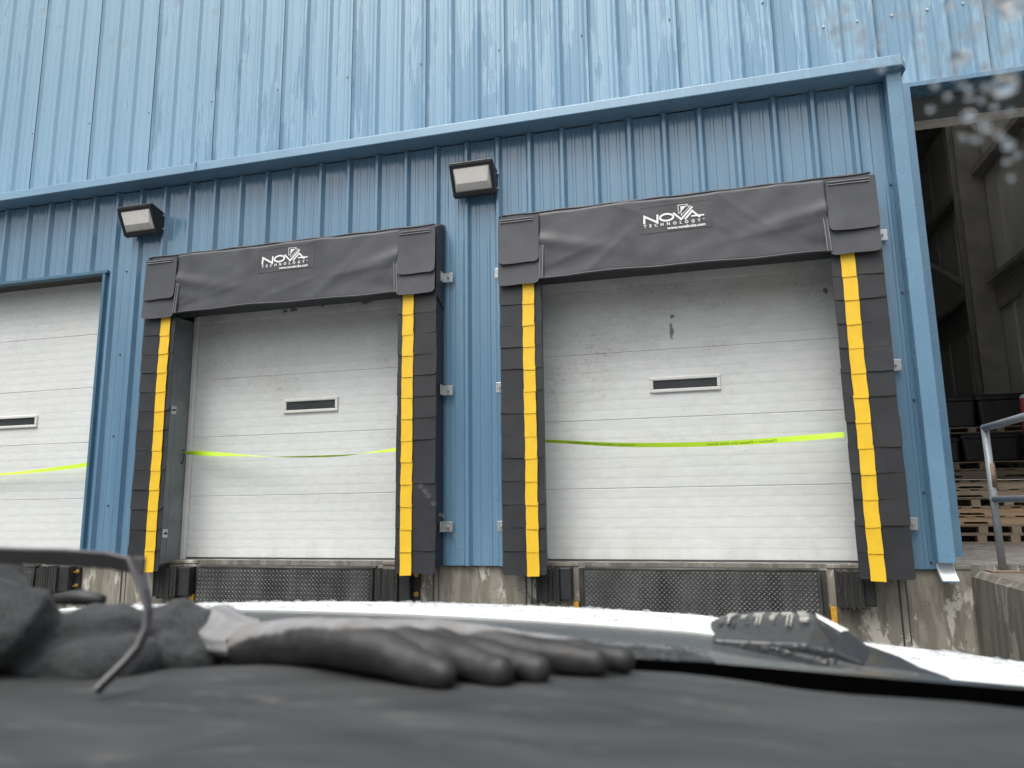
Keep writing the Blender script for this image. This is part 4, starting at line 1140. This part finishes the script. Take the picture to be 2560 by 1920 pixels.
# ------------------------------------------------------------------ things on the dashboard
def crumple(o, size, amount, kind='CLOUDS'):
    tx = bpy.data.textures.new('fabric folds', kind); tx.noise_scale = size; tx.noise_depth = 2
    d = o.modifiers.new('folds', 'DISPLACE'); d.texture = tx; d.strength = amount; d.mid_level = .5; d.texture_coords = 'LOCAL'
# glove: palm shell and five digits, fused
gx, gy, gz = -.335, .478, -.104
G = thing('work_glove', 'grey knit work glove with black coated fingers lying on the dashboard', 'glove', L(gx, gy, gz))
def blob(parts, voxel, name, mat, parent, smooth_it=6, label=None):
    m = MB()
    for pts, rad, n in parts: m.tube(pts, rad, n)
    for pts, rad, n in parts:
        m.ball(pts[0], rad[0] * .995, n, 8); m.ball(pts[-1], rad[-1] * .995, n, 8)
    o = part(name, m, mat, parent, smooth=True)
    rm = o.modifiers.new('remesh', 'REMESH'); rm.mode = 'VOXEL'; rm.voxel_size = voxel; rm.use_smooth_shade = True
    sm = o.modifiers.new('smooth', 'SMOOTH'); sm.factor = .5; sm.iterations = smooth_it
    return o
def gp(x, y, z): return L(gx + x, gy + y, gz + z - .06 * max(0, gy + y - .43))
def digit(y0, y1, tip, r0, r1, arch):
    n = 9; P, R = [], []
    for k in range(n):
        t = k / (n - 1); x = .02 + (tip - .02 - r1) * t
        rr = r0 * (.95 + .12 * math.sin(PI * min(1, t * 1.15))) * (1 - t ** 4) + r1 * t ** 4
        P.append(gp(x, y0 + (y1 - y0) * t ** 1.4, rr * .92 + arch * math.sin(PI * t) ** 1.5)); R.append(rr)
    return P, R, 16
fing = [digit(-.016, -.062, .190, .0150, .0088, .004), digit(.006, -.050, .222, .0132, .0092, .006), digit(.018, -.034, .240, .0124, .0090, .006),
        digit(.030, .000, .270, .0122, .0092, .006), digit(.040, .020, .284, .0112, .0088, .005),
        ([gp(.0, -.006, .011), gp(.05, -.002, .014), gp(.09, .004, .015)], [.0125, .0135, .012], 16),
        ([gp(-.005, .012, .011), gp(.05, .022, .013), gp(.10, .026, .012)], [.012, .013, .010], 16)]
gl = blob(fing, .0018, 'glove_body', GLOVE, G, 2)
m = MB()
cpts = [gp(-.045, .020, .016), gp(-.028, .020, .019), gp(-.010, .008, .013), gp(.012, .0, .013)]
for p_, r_ in ((0, 1),): pass
NN = 24
rings = []
for i, (c_, ry, rz) in enumerate(((cpts[0], .030, .017), (cpts[1], .030, .019), (cpts[2], .028, .014), (cpts[3], .028, .0135))):
    rings.append([(c_[0] + .004 * math.sin(3 * 2 * PI * k / NN + i), c_[1] + (ry + .0028 * math.sin(9 * 2 * PI * k / NN + i)) * math.cos(2 * PI * k / NN), max(L(0, 0, gz)[2] + .001, c_[2] + (rz + .0025 * math.sin(7 * 2 * PI * k / NN)) * math.sin(2 * PI * k / NN))) for k in range(NN)])
m.add([q for r_ in rings for q in r_], [(i * NN + k, i * NN + (k + 1) % NN, (i + 1) * NN + (k + 1) % NN, (i + 1) * NN + k) for i in range(3) for k in range(NN)])
KNIT = flat('light grey knit', (.22, .22, .225), .95, 0, .18, 60, bump=.5, bsc=420)
cf = part('glove_cuff', m, KNIT, G, smooth=True); crumple(cf, .05, .006); crumple(gl, .026, .0040)
so = cf.modifiers.new('solid', 'SOLIDIFY'); so.thickness = .0025
sb = cf.modifiers.new('sub', 'SUBSURF'); sb.levels = 1; sb.render_levels = 2
# crumpled fleece hat
Hh = thing('fleece_hat', 'crumpled dark grey fleece hat on the dashboard beside the glove', 'hat', L(-.45, .45, -.105))
def hp(u, v, y): return tuple(at(u, v, CY + y))
lob = [
    ([hp(-120, 1580, .42), hp(0, 1570, .405), hp(45, 1570, .41), hp(80, 1610, .42)], [.036, .034, .031, .022], 18),
    ([hp(-100, 1500, .52), hp(-20, 1485, .52), hp(20, 1530, .52)], [.036, .032, .022], 18),
    ([hp(150, 1630, .44), hp(220, 1607, .44), hp(300, 1590, .45), hp(340, 1600, .46)], [.022, .0255, .0255, .022], 18),
    ([hp(120, 1670, .42), hp(230, 1665, .425), hp(330, 1655, .435)], [.020, .019, .018], 16),
    ([hp(395, 1570, .478), hp(450, 1565, .48), hp(500, 1590, .482)], [.018, .0205, .0185], 16),
    ([hp(508, 1580, .482), hp(522, 1620, .475), hp(500, 1655, .465)], [.0165, .017, .015], 16),
    ([hp(425, 1630, .462), hp(450, 1650, .46)], [.014, .013], 16)]
hat = blob(lob, .0026, 'hat_body', FLEECE, Hh, 2)
crumple(hat, .045, .012); crumple(hat, .018, .004)
m = MB(); m.tube([hp(140, 1497, .47), hp(200, 1493, .475), hp(255, 1500, .47)], [.004, .006, .004], 10)
part('hat_tag', m, SEALR, Hh, smooth=True)
# strap loop standing over the hat
St = thing('strap_loop', 'dark glossy strap standing in a loop over the grey hat', 'strap', L(-.42, .40, -.105))
sp_ = [(-60, 1385, .40, .012), (60, 1391, .40, .0125), (170, 1394, .40, .013), (270, 1400, .40, .0125), (325, 1412, .40, .012), (345, 1432, .398, .009), (362, 1475, .395, .007), (371, 1525, .392, .0065), (366, 1575, .388, .0065), (345, 1620, .382, .0065), (310, 1660, .374, .0065), (262, 1706, .364, .0065), (240, 1730, .36, .0065)]
pts = []
for i, (u, v, y, w) in enumerate(sp_):
    p = Vector(hp(u, v, y)); pts.append(p)
m = MB(); rb_ = []
for i, p in enumerate(pts):
    t = (pts[min(i + 1, len(pts) - 1)] - pts[max(i - 1, 0)]).normalized()
    nn = Vector((0, 1, 0)).cross(t).normalized()
    wd = t.cross(nn) if i > 4 else (t.cross(nn) * .45 + nn * .75)
    rb_.append((p, wd.normalized(), wd.cross(t).normalized()))
m.ribbon(rb_, [q[3] for q in sp_], .0028)
sb_ = part('strap_band', m, STRAP, St, bevel=.0008)
m = MB(); k0 = Vector(hp(345, 1408, .399)); m.slab(lambda u, v: k0 + Vector((-.004 + .009 * u, -.001, .004 - .010 * v)), 1, 1, (0, .003, 0))
part('strap_clip', m, STRAP, St, bevel=.001)

# ------------------------------------------------------------------ light
w = bpy.data.worlds.new('World'); S.world = w; w.use_nodes = True
t = w.node_tree; bg = t.nodes['Background']
sky = t.nodes.new('ShaderNodeTexSky'); sky.sky_type = 'NISHITA'; sky.sun_disc = False
EL, AZ = math.radians(64), math.radians(200)       # high, behind the camera and a little to its left
sky.sun_elevation = EL; sky.sun_rotation = AZ; sky.air_density = 1.0; sky.dust_density = 5.0; sky.ozone_density = 1.0
hs = t.nodes.new('ShaderNodeHueSaturation'); hs.inputs['Saturation'].default_value = .22
t.links.new(sky.outputs[0], hs.inputs['Color'])
tc = t.nodes.new('ShaderNodeTexCoord'); sx = t.nodes.new('ShaderNodeSeparateXYZ'); mr = t.nodes.new('ShaderNodeMapRange')   # overcast: brighter overhead than at the horizon
t.links.new(tc.outputs['Generated'], sx.inputs[0]); t.links.new(sx.outputs[2], mr.inputs[0]); mr.inputs[3].default_value = .48; mr.inputs[4].default_value = 2.3
m2 = t.nodes.new('ShaderNodeMapRange'); m2.interpolation_type = 'SMOOTHSTEP'; t.links.new(sx.outputs[2], m2.inputs[0]); m2.inputs[1].default_value = -.02; m2.inputs[2].default_value = .34; m2.inputs[3].default_value = .22; m2.inputs[4].default_value = 1.12
mm = t.nodes.new('ShaderNodeMath'); mm.operation = 'MULTIPLY'; t.links.new(mr.outputs[0], mm.inputs[0]); t.links.new(m2.outputs[0], mm.inputs[1])
vm = t.nodes.new('ShaderNodeVectorMath'); vm.operation = 'SCALE'; t.links.new(hs.outputs[0], vm.inputs[0]); t.links.new(mm.outputs[0], vm.inputs['Scale'])
t.links.new(vm.outputs[0], bg.inputs['Color'])
bg.inputs['Strength'].default_value = .13
sl = bpy.data.lights.new('sun', 'SUN'); sl.energy = 1.2; sl.angle = math.radians(40); sl.color = (1, .97, .93)
so_ = bpy.data.objects.new('sun', sl); COL.objects.link(so_)
dirv = Vector((math.sin(AZ) * math.cos(EL), math.cos(AZ) * math.cos(EL), math.sin(EL)))
so_.rotation_euler = dirv.to_track_quat('Z', 'Y').to_euler(); so_.location = (0, -10, 20)

S.view_settings.view_transform = 'Standard'; S.view_settings.look = 'None'; S.view_settings.gamma = 1
S.view_settings.exposure = 0.0
S.cycles.use_denoising = True
S.cycles.max_bounces = 10; S.cycles.transparent_max_bounces = 12
S.cycles.sample_clamp_indirect = 8
